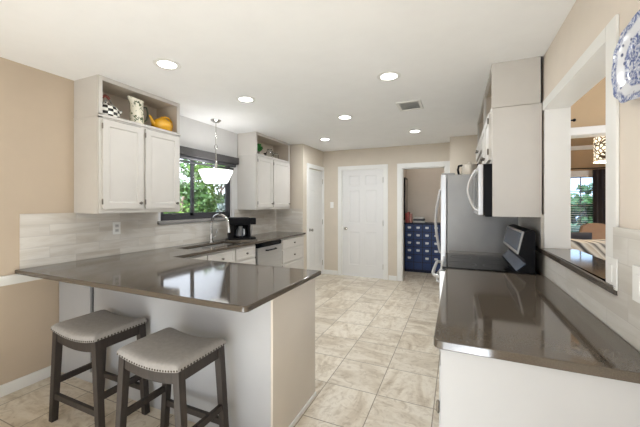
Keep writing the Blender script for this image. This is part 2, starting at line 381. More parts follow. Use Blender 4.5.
# kitchen window: charcoal frame, two sliding sashes
wn = MB(); fx0, fx1 = LX - 0.085, LX - 0.03; fw = 0.045
wn.box(fx0, fx1, WY0, WY0 + fw, WZ0, WZ1).box(fx0, fx1, WY1 - fw, WY1, WZ0, WZ1).box(fx0, fx1, WY0, WY1, WZ0, WZ0 + fw).box(fx0, fx1, WY0, WY1, WZ1 - fw, WZ1)
win = struct('window_1', wn, M_wframe)
ym = 2.95
for y0, y1, xo, nm in ((WY0 + fw, ym + 0.03, -0.062, 'sash'), (ym - 0.03, WY1 - fw, -0.045, 'sash')):
    s_ = MB(); a, b = LX + xo - 0.012, LX + xo + 0.012; e = 0.034
    s_.box(a, b, y0, y0 + e, WZ0 + fw, WZ1 - fw).box(a, b, y1 - e, y1, WZ0 + fw, WZ1 - fw).box(a, b, y0, y1, WZ0 + fw, WZ0 + fw + e).box(a, b, y0, y1, WZ1 - fw - e, WZ1 - fw)
    so = s_.build(nm, M_wframe, win)
    g = bx(LX + xo - 0.002, LX + xo + 0.002, y0 + e, y1 - e, WZ0 + fw + e, WZ1 - fw - e).build('pane', glass('window_glass'), so)
struct('trim_9', MB().box(LX - 0.03, LX + 0.035, WY0 - 0.05, WY1 + 0.06, WZ0 - 0.035, WZ0, bev=0.006), plain('grey_sill', srgb(150, 146, 142), 0.4))
t = thing('roller_shade', 'grey fabric roller shade rolled up at the top of the kitchen window', 'window shade', (LX + 0.05, 3.06, 1.95))
bx(LX + 0.004, LX + 0.085, 2.43, 3.70, 1.965, 2.06, bev=0.006).build('valance', M_shade, t)
MB().tube([(LX + 0.04, 2.46, 1.945), (LX + 0.04, 3.66, 1.945)], 0.026, 14).build('fabric_roll', M_wframe, t)
bx(LX + 0.01, LX + 0.03, 2.47, 3.65, 1.885, 1.91, bev=0.004).build('hem_bar', M_wframe, t)

# ------------------------------------------------------------------ counters and base cabinets, left
CZ = 0.90
SX0, SX1, SY0, SY1 = -2.83, -2.52, 2.52, 3.27                            # sink cut-out
ct = bmesh.new()
outer = [(-3.0 + 0.0105, 1.20), (-0.905, 1.20), (-0.905, 2.09), (-2.39, 2.09), (-2.39, JY - 0.0105), (-3.0 + 0.0105, JY - 0.0105)]
def slab_with_hole(outer, hole, z0, z1, bev):
    # split into strips about the hole, then merge
    t = bmesh.new()
    quads = []
    x0, x1 = outer[0][0], outer[3][0]
    hx0, hx1, hy0, hy1 = hole
    arc = [(outer[1][0] - 0.03 + 0.03 * math.sin(PI / 2 * k / 5), outer[1][1] + 0.03 - 0.03 * math.cos(PI / 2 * k / 5)) for k in range(6)]
    polys = [[outer[0]] + arc + [outer[2], outer[3], (hx1, 2.09), (hx0, 2.09), (x0, 2.09)],
             [(x0, 2.09), (hx0, 2.09), (hx0, hy0), (hx0, hy1), (hx0, outer[4][1]), (x0, outer[4][1])],
             [(hx1, 2.09), outer[3], outer[4], (hx1, outer[4][1]), (hx1, hy1), (hx1, hy0)],
             [(hx0, 2.09), (hx1, 2.09), (hx1, hy0), (hx0, hy0)],
             [(hx0, hy1), (hx1, hy1), (hx1, outer[4][1]), (hx0, outer[4][1])]]
    for p in polys: t.faces.new([t.verts.new((a, b, z1)) for a, b in p])
    bmesh.ops.remove_doubles(t, verts=t.verts, dist=1e-5)
    r = bmesh.ops.extrude_face_region(t, geom=list(t.faces))
    for v in [g for g in r['geom'] if isinstance(g, bmesh.types.BMVert)]: v.co.z = z0
    bmesh.ops.recalc_face_normals(t, faces=t.faces)
    es = [e for e in t.edges if len(e.link_faces) == 2 and e.calc_face_angle(0) > 0.8]
    bmesh.ops.bevel(t, geom=es, offset=bev, segments=3, affect='EDGES', profile=0.5)
    return t
m = MB(); m._add(slab_with_hole(outer, (SX0, SX1, SY0, SY1), CZ - 0.032, CZ, 0.008))
solo(m, 'countertop', M_quartz, 'polished grey-brown quartz countertop of the peninsula and sink run', 'countertop', (-2.0, 1.8, CZ - 0.032))

def knob(c, n, parent, mat=None):
    n = Vector(n); c = Vector(c); ax = 'x' if abs(n.x) > 0.5 else 'y'; sg = n.x if ax == 'x' else n.y
    MB().lathe([(0.001, 0), (0.007, 0.0), (0.006, 0.010 * sg), (0.013, 0.016 * sg), (0.014, 0.021 * sg), (0.010, 0.027 * sg), (0.001, 0.028 * sg)], c, 14, ax).build('knob', mat or M_pewter, parent)
RG_DOOR = [(0, 0), (0.052, 0), (0.060, -0.008), (0.072, -0.008), (0.098, -0.001)]
RG_DRAWER = [(0.0, -0.004), (0.008, 0), (0.03, 0), (0.035, -0.004), (0.05, -0.002)]
def cab_door(o, u, n, w, h, parent, kn=None, hinge=None, rg=None, name='door', mat=None, hoff=0.06):
    o, u, n = Vector(o), Vector(u), Vector(n)
    d = MB().rings(o, u, (0, 0, 1), n, w, h, rg or RG_DOOR, back=0.019).build(name, mat or M_cab, parent)
    if kn: knob(o + u * kn[0] + Vector((0, 0, kn[1])) + n * 0.0, n, d)
    if hinge is not None:
        for hz in (hoff, h - hoff):
            c = o + u * hinge + Vector((0, 0, hz)) + n * 0.004
            MB().tube([c + Vector((0, 0, -0.024)), c + Vector((0, 0, -0.018)), c + Vector((0, 0, 0.018)), c + Vector((0, 0, 0.024))], [0.003, 0.006, 0.006, 0.003], 8).build('hinge', M_pewter, d)
    return d

BT = CZ - 0.033   # top of base cabinets
PF = 1.50         # peninsula front face
t = thing('peninsula_cabinet', 'long white peninsula base cabinet behind the two stools', 'cabinet', (-1.9, 1.8, 0))
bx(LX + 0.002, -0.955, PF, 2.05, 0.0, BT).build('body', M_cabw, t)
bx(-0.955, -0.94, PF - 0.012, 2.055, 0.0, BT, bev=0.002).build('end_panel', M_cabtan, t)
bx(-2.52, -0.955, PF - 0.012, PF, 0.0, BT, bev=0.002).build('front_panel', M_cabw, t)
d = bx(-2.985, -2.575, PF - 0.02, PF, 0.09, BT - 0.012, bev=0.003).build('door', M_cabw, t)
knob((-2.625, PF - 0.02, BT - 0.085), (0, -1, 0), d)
bx(-2.572, -2.562, PF - 0.003, PF, 0.0, BT).build('door_gap_shade', M_dark, t)  # dark strip standing for shade in the gap beside the door
bx(-0.94, -0.93, PF - 0.012, 2.055, 0.0, 0.03, bev=0.003).build('shoe_moulding', M_trim, t)

XF = -2.43        # cabinet box front of the sink run
def base_unit(name, label, y0, y1, fronts, cat='cabinet', hollow=False):
    t = thing(name, label, cat, (-2.7, (y0 + y1) / 2, 0))
    if hollow: MB().box(LX + 0.012, XF, y0 + 0.002, y0 + 0.02, 0.09, BT).box(LX + 0.012, XF, y1 - 0.02, y1 - 0.002, 0.09, BT).box(LX + 0.012, XF, y0 + 0.002, y1 - 0.002, 0.09, 0.11).box(XF - 0.018, XF, y0 + 0.002, y1 - 0.002, 0.09, BT).box(LX + 0.012, LX + 0.022, y0 + 0.002, y1 - 0.002, 0.09, BT).build('body', M_cab, t)
    else: bx(LX + 0.012, XF, y0 + 0.002, y1 - 0.002, 0.09, BT).build('body', M_cab, t)
    bx(LX + 0.012, XF - 0.06, y0 + 0.002, y1 - 0.002, 0.0, 0.09).build('toe_kick', M_cabin, t)
    for a, b, z0, z1, kind in fronts:
        if kind == 'drawer': cab_door((XF + 0.019, a, z0), (0, 1, 0), (1, 0, 0), b - a, z1 - z0, t, ((b - a) / 2, (z1 - z0) / 2), None, RG_DRAWER, 'drawer')
        else: cab_door((XF + 0.019, a, z0), (0, 1, 0), (1, 0, 0), b - a, z1 - z0, t, (0.04 if kind == 'doorl' else b - a - 0.04, z1 - z0 - 0.06))
    return t
base_unit('sink_cabinet', 'cream base cabinet under the kitchen sink', 2.10, 3.415, [(2.13, 2.53, 0.70, 0.845, 'drawer'), (2.55, 2.975, 0.70, 0.845, 'drawer'), (2.13, 2.53, 0.11, 0.68, 'doorr'), (2.55, 2.975, 0.11, 0.68, 'doorl'), (3.01, 3.40, 0.70, 0.845, 'drawer'), (3.01, 3.40, 0.41, 0.68, 'drawer'), (3.01, 3.40, 0.11, 0.39, 'drawer')], hollow=True)
base_unit('drawer_cabinet', 'cream drawer cabinet at the far end, beside the pantry door', 4.06, JY - 0.012, [(4.10, 4.80, 0.70, 0.845, 'drawer'), (4.10, 4.80, 0.48, 0.68, 'drawer'), (4.10, 4.80, 0.11, 0.46, 'drawer')])
t = thing('dishwasher', 'stainless steel dishwasher under the counter right of the sink', 'dishwasher', (-2.7, 3.74, 0))
bx(LX + 0.02, XF - 0.005, 3.425, 4.05, 0.09, BT - 0.004).build('body', M_black, t)
bx(LX + 0.02, XF - 0.06, 3.425, 4.05, 0.0, 0.09).build('toe_kick', M_black, t)
bx(XF - 0.005, XF + 0.028, 3.428, 4.047, 0.10, 0.80, bev=0.004).build('door', M_steel, t)
bx(XF - 0.005, XF + 0.022, 3.428, 4.047, 0.803, BT - 0.008, bev=0.003).build('control_strip', M_blackglass, t)
h_ = MB(); 
h_.tube([(XF + 0.028, 3.62, 0.755), (XF + 0.06, 3.63, 0.755), (XF + 0.062, 3.74, 0.755), (XF + 0.06, 3.85, 0.755), (XF + 0.028, 3.86, 0.755)], 0.010, 10); h_.build('handle', M_black, t)

# sink (double bowl), faucet
t = thing('sink', 'stainless double-bowl sink set under the window countertop', 'sink', (-2.68, 2.9, 0.70))
def bowl(y0, y1, dep):
    m = MB(); bmx = bmesh.new(); L = []
    for ins, z in ((0, CZ - 0.033), (0.004, CZ - 0.06), (0.012, CZ - dep + 0.03), (0.04, CZ - dep), (0.10, CZ - dep - 0.004)):
        L.append([bmx.verts.new(p) for p in ((SX0 + ins, y0 + ins, z), (SX1 - ins, y0 + ins, z), (SX1 - ins, y1 - ins, z), (SX0 + ins, y1 - ins, z))])
    for a, b in zip(L, L[1:]):
        for k in range(4): bmx.faces.new((a[(k + 1) % 4], a[k], b[k], b[(k + 1) % 4]))
    bmx.faces.new(L[-1]); m._add(bmx)
    b_ = m.build('bowl', M_steel, t, 60)
    MB().lathe([(0.001, 0), (0.042, 0), (0.045, 0.004), (0.03, 0.005), (0.001, 0.002)], ((SX0 + SX1) / 2, (y0 + y1) / 2, CZ - dep - 0.003), 18).build('drain', M_chrome, b_)
bowl(SY0 + 0.001, 2.885, 0.20); bowl(2.905, SY1 - 0.001, 0.17)
bx(SX0 + 0.002, SX1 - 0.002, 2.885, 2.905, CZ - 0.19, CZ - 0.035, bev=0.004).build('divider', M_steel, t)
fx, fy = -2.91, 3.13
t = thing('faucet', 'brushed nickel gooseneck faucet arching over the sink', 'faucet', (fx, fy, CZ))
MB().lathe([(0.001, 0), (0.03, 0), (0.03, 0.008), (0.022, 0.016), (0.019, 0.09), (0.014, 0.11), (0.001, 0.112)], (fx, fy, CZ), 20).build('base', M_chrome, t)
pts = [(fx, fy, CZ + 0.08), (fx, fy, CZ + 0.235)]
for k in range(1, 13):
    a = PI * k / 12 * 1.0; pts.append((fx + 0.12 * (1 - math.cos(a)), fy - 0.0 + 0.02 * (1 - math.cos(a)), CZ + 0.235 + 0.118 * math.sin(a)))
ex = pts[-1]; pts.append((ex[0] + 0.006, ex[1], ex[2] - 0.03))
MB().tube(pts, 0.0145, 14).build('neck', M_chrome, t)
MB().tube([(ex[0] + 0.005, ex[1], ex[2] - 0.02), (ex[0] + 0.008, ex[1], ex[2] - 0.05), (ex[0] + 0.012, ex[1], ex[2] - 0.11)], [0.0145, 0.018, 0.02], 14).build('spray_head', M_chrome, t)
MB().tube([(fx + 0.015, fy + 0.01, CZ + 0.055), (fx + 0.04, fy + 0.035, CZ + 0.065), (fx + 0.055, fy + 0.05, CZ + 0.15)], [0.011, 0.009, 0.006], 10).build('lever', M_chrome, t)

# coffee maker on a tray, turned towards the room
def rot_part(o): pass
def cm(mb, name, mat, parent):
    """parts modelled facing -Y about the local origin"""
    me = mb.build(name, mat, None); me.parent = parent; return me
t = thing('tray', 'flat grey metal tray under the coffee maker', 'tray', (-2.70, 3.47, CZ)); t.rotation_euler = (0, 0, R(43))
cm(MB().box(-0.20, 0.20, -0.15, 0.15, 0.0, 0.006, bev=0.002).box(-0.20, 0.20, -0.15, -0.143, 0.004, 0.016).box(-0.20, 0.20, 0.143, 0.15, 0.004, 0.016)
   .box(-0.20, -0.193, -0.15, 0.15, 0.004, 0.016).box(0.193, 0.20, -0.15, 0.15, 0.004, 0.016), 'tray_plate', M_pewter, t)
t = thing('coffee_maker', 'black drip coffee maker with glass carafe right of the faucet', 'coffee maker', (-2.70, 3.47, CZ + 0.0065)); t.rotation_euler = (0, 0, R(43))
cm(bx(-0.175, 0.115, -0.12, 0.12, 0.0, 0.035, bev=0.008), 'base', M_black, t)
cm(bx(-0.175, 0.115, 0.03, 0.125, 0.03, 0.30, bev=0.008), 'water_tank', M_black, t)
cm(MB().box(-0.175, 0.115, -0.11, 0.05, 0.20, 0.30, bev=0.012), 'brew_head', M_black, t)
cm(MB().box(-0.175, -0.11, -0.10, 0.04, 0.03, 0.21, bev=0.006).box(0.085, 0.115, -0.10, 0.04, 0.03, 0.21, bev=0.006), 'side_column', M_black, t)
ca = MB().lathe([(0.001, 0.037), (0.06, 0.037), (0.078, 0.06), (0.075, 0.12), (0.052, 0.16), (0.05, 0.185), (0.001, 0.186)], (-0.013, -0.04, 0), 24)
cm(ca, 'carafe', plain('smoky_glass', srgb(70, 72, 76), 0.05, 0.3, coat=1.0), t)
cm(MB().tube([(0.02, -0.11, 0.15), (0.025, -0.155, 0.14), (0.025, -0.155, 0.075), (0.02, -0.118, 0.065)], 0.009, 8), 'carafe_handle', M_bright, t)
cm(MB().box(0.115, 0.19, -0.09, 0.05, 0.205, 0.295, bev=0.008).box(0.125, 0.18, -0.092, -0.088, 0.215, 0.285), 'control_head', M_black, t)
cm(bx(0.116, 0.19, -0.09, 0.09, 0.0, 0.03, bev=0.006), 'drip_base', M_black, t)
cm(MB().tube([(0.15, 0.04, 0.21), (0.155, 0.06, 0.14), (0.14, 0.09, 0.03)], 0.006, 8), 'hose', M_bright, t)

# ------------------------------------------------------------------ upper cabinets, left
def upper(name, label, y0, y1, split, items=None, side_mat=None):
    xb, xf, z0, zs, z1 = LX + 0.002, -2.68, 1.31, 2.115, H - 0.001
    t = thing(name, label, 'cabinet', (-2.84, (y0 + y1) / 2, z0))
    b = MB().box(xb, xf, y0, y0 + 0.018, z0, z1).box(xb, xf, y1 - 0.018, y1, z0, z1).box(xb + 0.01, xf, y0 + 0.018, y1 - 0.018, z0, z0 + 0.018).box(xb + 0.01, xf, y0 + 0.018, y1 - 0.018, zs - 0.02, zs).box(xb + 0.01, xf, y0 + 0.018, y1 - 0.018, z1 - 0.018, z1).box(xb, xb + 0.01, y0 + 0.018, y1 - 0.018, z0, z1)
    b.build('body', M_cabin, t)
    MB().box(xb, xf, y0 - 0.004, y0, z0 - 0.001, z1, bev=0.001).build('side_panel', M_cab, t)
    bx(xb, xf, y0, y1, z0 - 0.004, z0 - 0.0005).build('bottom_panel', M_cab, t)
    MB().box(xf, xf + 0.012, y0, y1, z0, z0 + 0.04).box(xf, xf + 0.012, y0, y1, zs - 0.022, zs + 0.014).box(xf, xf + 0.012, y0, y1, z1 - 0.035, z1).box(xf, xf + 0.012, y0, y0 + 0.03, z0 + 0.04, z1 - 0.035).box(xf, xf + 0.012, y1 - 0.03, y1, z0 + 0.04, z1 - 0.035).box(xf, xf + 0.012, split - 0.025, split + 0.025, z0 + 0.04, zs - 0.022).build('face_frame', M_cab, t)
    MB().box(xb, xf + 0.022, y0 - 0.008, y1 + (0.008 if y1 < 4 else 0), zs - 0.012, zs + 0.004, bev=0.003).build('shelf_moulding', M_cab, t)
    cab_door((xf + 0.031, y0 + 0.022, z0 + 0.035), (0, 1, 0), (1, 0, 0), split - y0 - 0.034, zs - z0 - 0.065, t, (split - y0 - 0.07, 0.05), -0.006)
    cab_door((xf + 0.031, split + 0.012, z0 + 0.035), (0, 1, 0), (1, 0, 0), y1 - split - 0.034, zs - z0 - 0.065, t, (y1 - split - 0.07, 0.05), -0.006)
    return t
upper('upper_cabinet', 'cream two-door upper cabinet nearest, with the yellow teapot in its open top shelf', 1.60, 2.41, 1.995)
upper('upper_cabinet', 'cream two-door upper cabinet beyond the window, above the coffee maker', 3.77, 4.76, 4.21, side_mat=M_cabw)
SH = 2.116
# checkered kettle
def checker():
    m, nt, b = nodes_of('black_white_checks')
    t_ = nt.nodes.new('ShaderNodeTexCoord'); s = nt.nodes.new('ShaderNodeSeparateXYZ'); nt.links.new(t_.outputs['Object'], s.inputs[0])
    at = nt.nodes.new('ShaderNodeMath'); at.operation = 'ARCTAN2'; nt.links.new(s.outputs[1], at.inputs[0]); nt.links.new(s.outputs[0], at.inputs[1])
    mu = nt.nodes.new('ShaderNodeMath'); mu.operation = 'MULTIPLY'; mu.inputs[1].default_value = 16 / (2 * PI); nt.links.new(at.outputs[0], mu.inputs[0])
    mz = nt.nodes.new('ShaderNodeMath'); mz.operation = 'MULTIPLY'; mz.inputs[1].default_value = 40; nt.links.new(s.outputs[2], mz.inputs[0])
    c = nt.nodes.new('ShaderNodeCombineXYZ'); nt.links.new(mu.outputs[0], c.inputs[0]); nt.links.new(mz.outputs[0], c.inputs[1]); c.inputs[2].default_value = 0.5
    k = nt.nodes.new('ShaderNodeTexChecker'); k.inputs['Scale'].default_value = 1; k.inputs[1].default_value = srgb(28, 26, 26); k.inputs[2].default_value = srgb(238, 236, 228)
    nt.links.new(c.outputs[0], k.inputs[0]); nt.links.new(k.outputs[0], b.inputs['Base Color']); b.inputs['Roughness'].default_value = 0.2
    return m
kx, ky = -2.765, 1.715
t = thing('tea_kettle', 'black and white checkered tea kettle on the nearest open cabinet shelf', 'kettle', (kx, ky, SH))
MB().lathe([(0.001, 0), (0.088, 0), (0.104, 0.022), (0.104, 0.065), (0.09, 0.10), (0.06, 0.122), (0.038, 0.13), (0.001, 0.131)], (kx, ky, SH), 32).build('body', checker(), t)
MB().lathe([(0.001, 0), (0.035, 0), (0.028, 0.01), (0.008, 0.014), (0.006, 0.02), (0.012, 0.03), (0.001, 0.038)], (kx, ky, SH + 0.129), 20).build('lid', checker(), t)
MB().tube([(kx, ky + 0.075, SH + 0.06), (kx, ky + 0.115, SH + 0.075), (kx, ky + 0.135, SH + 0.105)], [0.024, 0.016, 0.010], 12).build('spout', checker(), t)
hp = [(kx, ky - 0.075 + 0.15 * k / 10, SH + 0.085 + 0.115 * math.sin(PI * k / 10)) for k in range(11)]
MB().tube(hp[:4], 0.006, 8).build('handle_bracket', M_pewter, t)
MB().tube(hp[3:8], 0.012, 10).build('handle_grip', plain('red_brown_wood', srgb(140, 70, 58), 0.4), t)
MB().tube(hp[7:], 0.006, 8).build('handle_bracket', M_pewter, t)
# tall pitcher with botanical painting
def botanical():
    m, nt, b = nodes_of('painted_cream_glaze')
    v = coords(nt, (1, 1, 1)); vo = nt.nodes.new('ShaderNodeTexVoronoi'); vo.inputs['Scale'].default_value = 16; nt.links.new(v, vo.inputs[0])
    n = noise(nt, 22, 3, v, 1.5)
    lt = nt.nodes.new('ShaderNodeMath'); lt.operation = 'LESS_THAN'; lt.inputs[1].default_value = 0.43; nt.links.new(n.outputs[0], lt.inputs[0])
    c = mix(nt, srgb(232, 226, 206), mix(nt, srgb(60, 74, 58), srgb(120, 130, 90), vo.outputs[0]), lt.outputs[0])
    nt.links.new(c, b.inputs['Base Color']); b.inputs['Roughness'].default_value = 0.2; return m
px_, py_ = -2.745, 1.985
t = thing('pitcher', 'tall cream pitcher with dark painted sprigs between kettle and teapot', 'pitcher', (px_, py_, SH))
def pit(u_, v_):
    a = 2 * PI * u_; r = 0.060 - 0.006 * v_; z = 0.235 * v_
    lip = max(0, v_ - 0.8) * 5
    r2 = r + lip * (0.006 + 0.028 * max(0, math.cos(a + PI / 2)) ** 6)
    return (px_ + r2 * math.cos(a), py_ + r2 * math.sin(a), SH + z + lip * 0.02 * max(0, math.cos(a + PI / 2)) ** 3)
m = MB().grid(pit, 32, 18).lathe([(0.001, 0), (0.0595, 0), (0.0595, 0.004), (0.001, 0.004)], (px_, py_, SH), 32)
po = m.build('body', botanical(), t, 60)
MB().tube([(px_ + 0.0, py_ + 0.055, SH + 0.19), (px_, py_ + 0.10, SH + 0.20), (px_, py_ + 0.115, SH + 0.15), (px_, py_ + 0.10, SH + 0.08), (px_, py_ + 0.062, SH + 0.05)], 0.008, 10).build('handle', plain('dark_green_glaze', srgb(54, 62, 44), 0.3), t)
# yellow teapot
tx, ty = -2.755, 2.265
t = thing('teapot', 'round bright yellow teapot on the nearest open cabinet shelf', 'teapot', (tx, ty, SH))
MB().lathe([(0.001, 0), (0.05, 0), (0.082, 0.022), (0.098, 0.062), (0.09, 0.10), (0.06, 0.128), (0.036, 0.136), (0.001, 0.138)], (tx, ty, SH), 32).build('body', M_yellow, t, 60)
MB().lathe([(0.001, 0.135), (0.038, 0.135), (0.03, 0.145), (0.009, 0.15), (0.011, 0.16), (0.001, 0.165)], (tx, ty, SH), 20).build('lid', M_yellow, t)
MB().tube([(tx, ty - 0.07, SH + 0.06), (tx, ty - 0.105, SH + 0.082), (tx, ty - 0.128, SH + 0.125), (tx, ty - 0.142, SH + 0.142)], [0.026, 0.02, 0.012, 0.010], 12).build('spout', M_yellow, t)
MB().tube([(tx, ty - 0.01, SH + 0.136), (tx, ty + 0.03, SH + 0.165), (tx, ty + 0.075, SH + 0.165), (tx, ty + 0.112, SH + 0.135), (tx, ty + 0.125, SH + 0.085), (tx, ty + 0.11, SH + 0.04), (tx, ty + 0.072, SH + 0.022)], 0.010, 10).build('handle', M_yellow, t)
# things on the far open shelf
def leaves(mb, cen, n, rx, ry, rz, ls, seed):
    rnd = random.Random(seed); t_ = bmesh.new()
    for _ in range(n):
        while True:
            p = Vector((rnd.uniform(-1, 1), rnd.uniform(-1, 1), rnd.uniform(-1, 1)))
            if p.length <= 1: break
        p = p * (0.55 + 0.45 * rnd.random()) if p.length < 0.5 else p
        c = Vector((cen[0] + p.x * rx, cen[1] + p.y * ry, cen[2] + p.z * rz))
        d = Vector((rnd.gauss(0, 1), rnd.gauss(0, 1), rnd.gauss(0, 0.7))).normalized(); e = d.orthogonal().normalized()
        e.rotate(Matrix.Rotation(rnd.uniform(0, 6.28), 3, d)); l = ls * rnd.uniform(0.6, 1.25); wv = l * 0.32; nn = d.cross(e)
        t_.faces.new([t_.verts.new(c + q) for q in (-d * l * 0.5, e * wv + nn * l * 0.06, d * l * 0.5, -e * wv + nn * l * 0.06)])
    return mb._add(t_)
t = thing('potted_plant', 'small green leafy plant on the far open cabinet shelf', 'plant', (-2.77, 3.93, SH))
MB().lathe([(0.001, 0), (0.035, 0), (0.048, 0.06), (0.05, 0.065), (0.044, 0.065), (0.001, 0.05)], (-2.77, 3.93, SH), 20).build('pot', M_pewter, t)
leaves(MB(), (-2.77, 3.93, SH + 0.12), 260, 0.08, 0.09, 0.065, 0.05, 3).build('foliage', M_plant, t)
t = thing('candle_holder', 'short dark candle holder next to the green plant on the shelf', 'candle holder', (-2.74, 4.11, SH))
MB().lathe([(0.001, 0), (0.03, 0), (0.03, 0.008), (0.008, 0.016), (0.008, 0.05), (0.024, 0.06), (0.024, 0.066), (0.001, 0.066)], (-2.74, 4.11, SH), 18).build('stand', M_black, t)
M_clear = glass('clear_glass', (0.94, 0.95, 0.94, 1), 0.02, False)
def jar(y, x, r, h, label, nm='glass_jar'):
    t = thing(nm, label, 'jar', (x, y, SH))
    MB().lathe([(0.001, 0), (r * .8, 0), (r, h * .15), (r, h * .6), (r * .62, h * .8), (r * .6, h * .86), (r * .56, h * .86), (r * .9, h * .5), (r * .9, h * .15), (r * .7, 0.006), (0.001, 0.006)], (x, y, SH), 24).build('body', M_clear, t)
    MB().lathe([(0.001, h * .86), (r * .68, h * .86), (r * .6, h * .93), (r * .2, h * .96), (r * .18, h), (0.001, h)], (x, y, SH), 20).build('lid', M_clear, t)
jar(4.27, -2.76, 0.06, 0.17, 'larger clear glass jar on the far open cabinet shelf')
jar(4.44, -2.75, 0.05, 0.13, 'smaller clear glass jar on the far shelf, beside the larger jar')

# ------------------------------------------------------------------ stools
def make_stool(cx, cy, label, rz=0.0):
    W, D, zt = 0.43, 0.32, 0.59
    t = thing('bar_stool', label, 'stool', (cx, cy, 0), 'saddle stools at the peninsula'); t.rotation_euler.z = rz
    sad = lambda x: 0.028 * (2 * x / W) ** 2 - 0.028
    def P(mb, name, mat, sm=30):
        o = mb.build(name, mat, None, sm); o.parent = t; return o
    n = 16
    for sy in (-1, 1):
        y0 = sy * (D / 2 - 0.008); y1 = sy * (D / 2 - 0.03)
        top = [(-W / 2 + 0.02 + (W - 0.04) * k / n, zt + sad(-W / 2 + 0.02 + (W - 0.04) * k / n)) for k in range(n + 1)]
        bot = [(x, z - 0.062 + 0.0 * abs(x)) for x, z in top[::-1]]
        P(MB().prism(top + bot, 'y', min(y0, y1), max(y0, y1)), 'apron', M_stoolwood)
    for sx in (-1, 1):
        x0, x1 = sx * (W / 2 - 0.008), sx * (W / 2 - 0.03)
        P(bx(min(x0, x1), max(x0, x1), -D / 2 + 0.02, D / 2 - 0.02, zt - 0.065, zt - 0.004, bev=0.002), 'apron', M_stoolwood)
    q = 0.021; sp = (0.045, 0.004)
    for sx in (-1, 1):
        for sy in (-1, 1):
            ax, ay = sx * (W / 2 - q), sy * (D / 2 - q); bx_, by_ = ax + sx * sp[0], ay + sy * sp[1]
            r0, r1 = q * 0.88, q
            P(MB().hexa([(bx_ - r0, by_ - r0, 0), (bx_ + r0, by_ - r0, 0), (bx_ + r0, by_ + r0, 0), (bx_ - r0, by_ + r0, 0)],
                        [(ax - r1, ay - r1, zt - 0.003), (ax + r1, ay - r1, zt - 0.003), (ax + r1, ay + r1, zt - 0.003), (ax - r1, ay + r1, zt - 0.003)], 0.003), 'leg', M_stoolwood)
    def off(z, a, s): return a + s * (1 - z / zt)
    for sy in (-1, 1):
        z = 0.165; lx = off(z, W / 2 - q, sp[0]) - q * 0.7; yy = sy * off(z, D / 2 - q, sp[1])
        P(bx(-lx, lx, yy - 0.011, yy + 0.011, z - 0.018, z + 0.018, bev=0.002), 'stretcher', M_stoolwood)
    for sx in (-1, 1):
        z = 0.255; ly = off(z, D / 2 - q, sp[1]) - q * 0.7; xx = sx * off(z, W / 2 - q, sp[0])
        P(bx(xx - 0.011, xx + 0.011, -ly, ly, z - 0.018, z + 0.018, bev=0.002), 'stretcher', M_stoolwood)
    # upholstered saddle cushion
    W2, D2 = W + 0.012, D + 0.012
    def cu(a, b):
        u_, v_ = 2 * a - 1, 2 * b - 1
        u_ = math.copysign(1 - (1 - abs(u_)) ** 1.6, u_); v_ = math.copysign(1 - (1 - abs(v_)) ** 1.6, v_)
        x, y = W2 / 2 * u_, D2 / 2 * v_
        f = ((1 - abs(u_) ** 10) * (1 - abs(v_) ** 10)) ** 0.4
        return (x, y, zt + sad(x) + 0.013 + 0.036 * f)
    m = MB().grid(cu, 40, 30)
    N = 24
    def sk(pa, pb):
        for k in range(N):
            pts = [(pa[0] + (pb[0] - pa[0]) * (k + e) / N, pa[1] + (pb[1] - pa[1]) * (k + e) / N) for e in (0, 1)]
            (x0, y0), (x1, y1) = pts; t_ = bmesh.new()
            t_.faces.new([t_.verts.new(p) for p in ((x0, y0, zt + sad(x0) + 0.013), (x0, y0, zt + sad(x0) - 0.001), (x1, y1, zt + sad(x1) - 0.001), (x1, y1, zt + sad(x1) + 0.013))]); m._add(t_)
    cs_ = [(-W2 / 2, -D2 / 2), (W2 / 2, -D2 / 2), (W2 / 2, D2 / 2), (-W2 / 2, D2 / 2)]
    for k in range(4): sk(cs_[k], cs_[(k + 1) % 4])
    bmesh.ops.remove_doubles(m.bm, verts=m.bm.verts, dist=1e-4); bmesh.ops.recalc_face_normals(m.bm, faces=m.bm.faces)
    P(m, 'cushion', M_stoolfab, 70)
    nm = MB(); hw, hd = W2 / 2, D2 / 2
    for k in range(24):
        x = -hw + 0.008 + (W2 - 0.016) * k / 23
        for sy in (-1, 1): nm.sphere((x, sy * hd, zt + sad(x) + 0.006), 0.0052, (1, 0.6, 1), 8)
    for k in range(1, 17):
        y = -hd + D2 * k / 17
        for sx in (-1, 1): nm.sphere((sx * hw, y, zt + 0.006), 0.0052, (0.6, 1, 1), 8)
    P(nm, 'nailhead_trim', M_nail)
make_stool(-2.125, 1.285, 'grey saddle-seat bar stool standing nearer the left wall')
make_stool(-1.42, 1.24, 'grey saddle-seat bar stool standing nearer the peninsula corner')

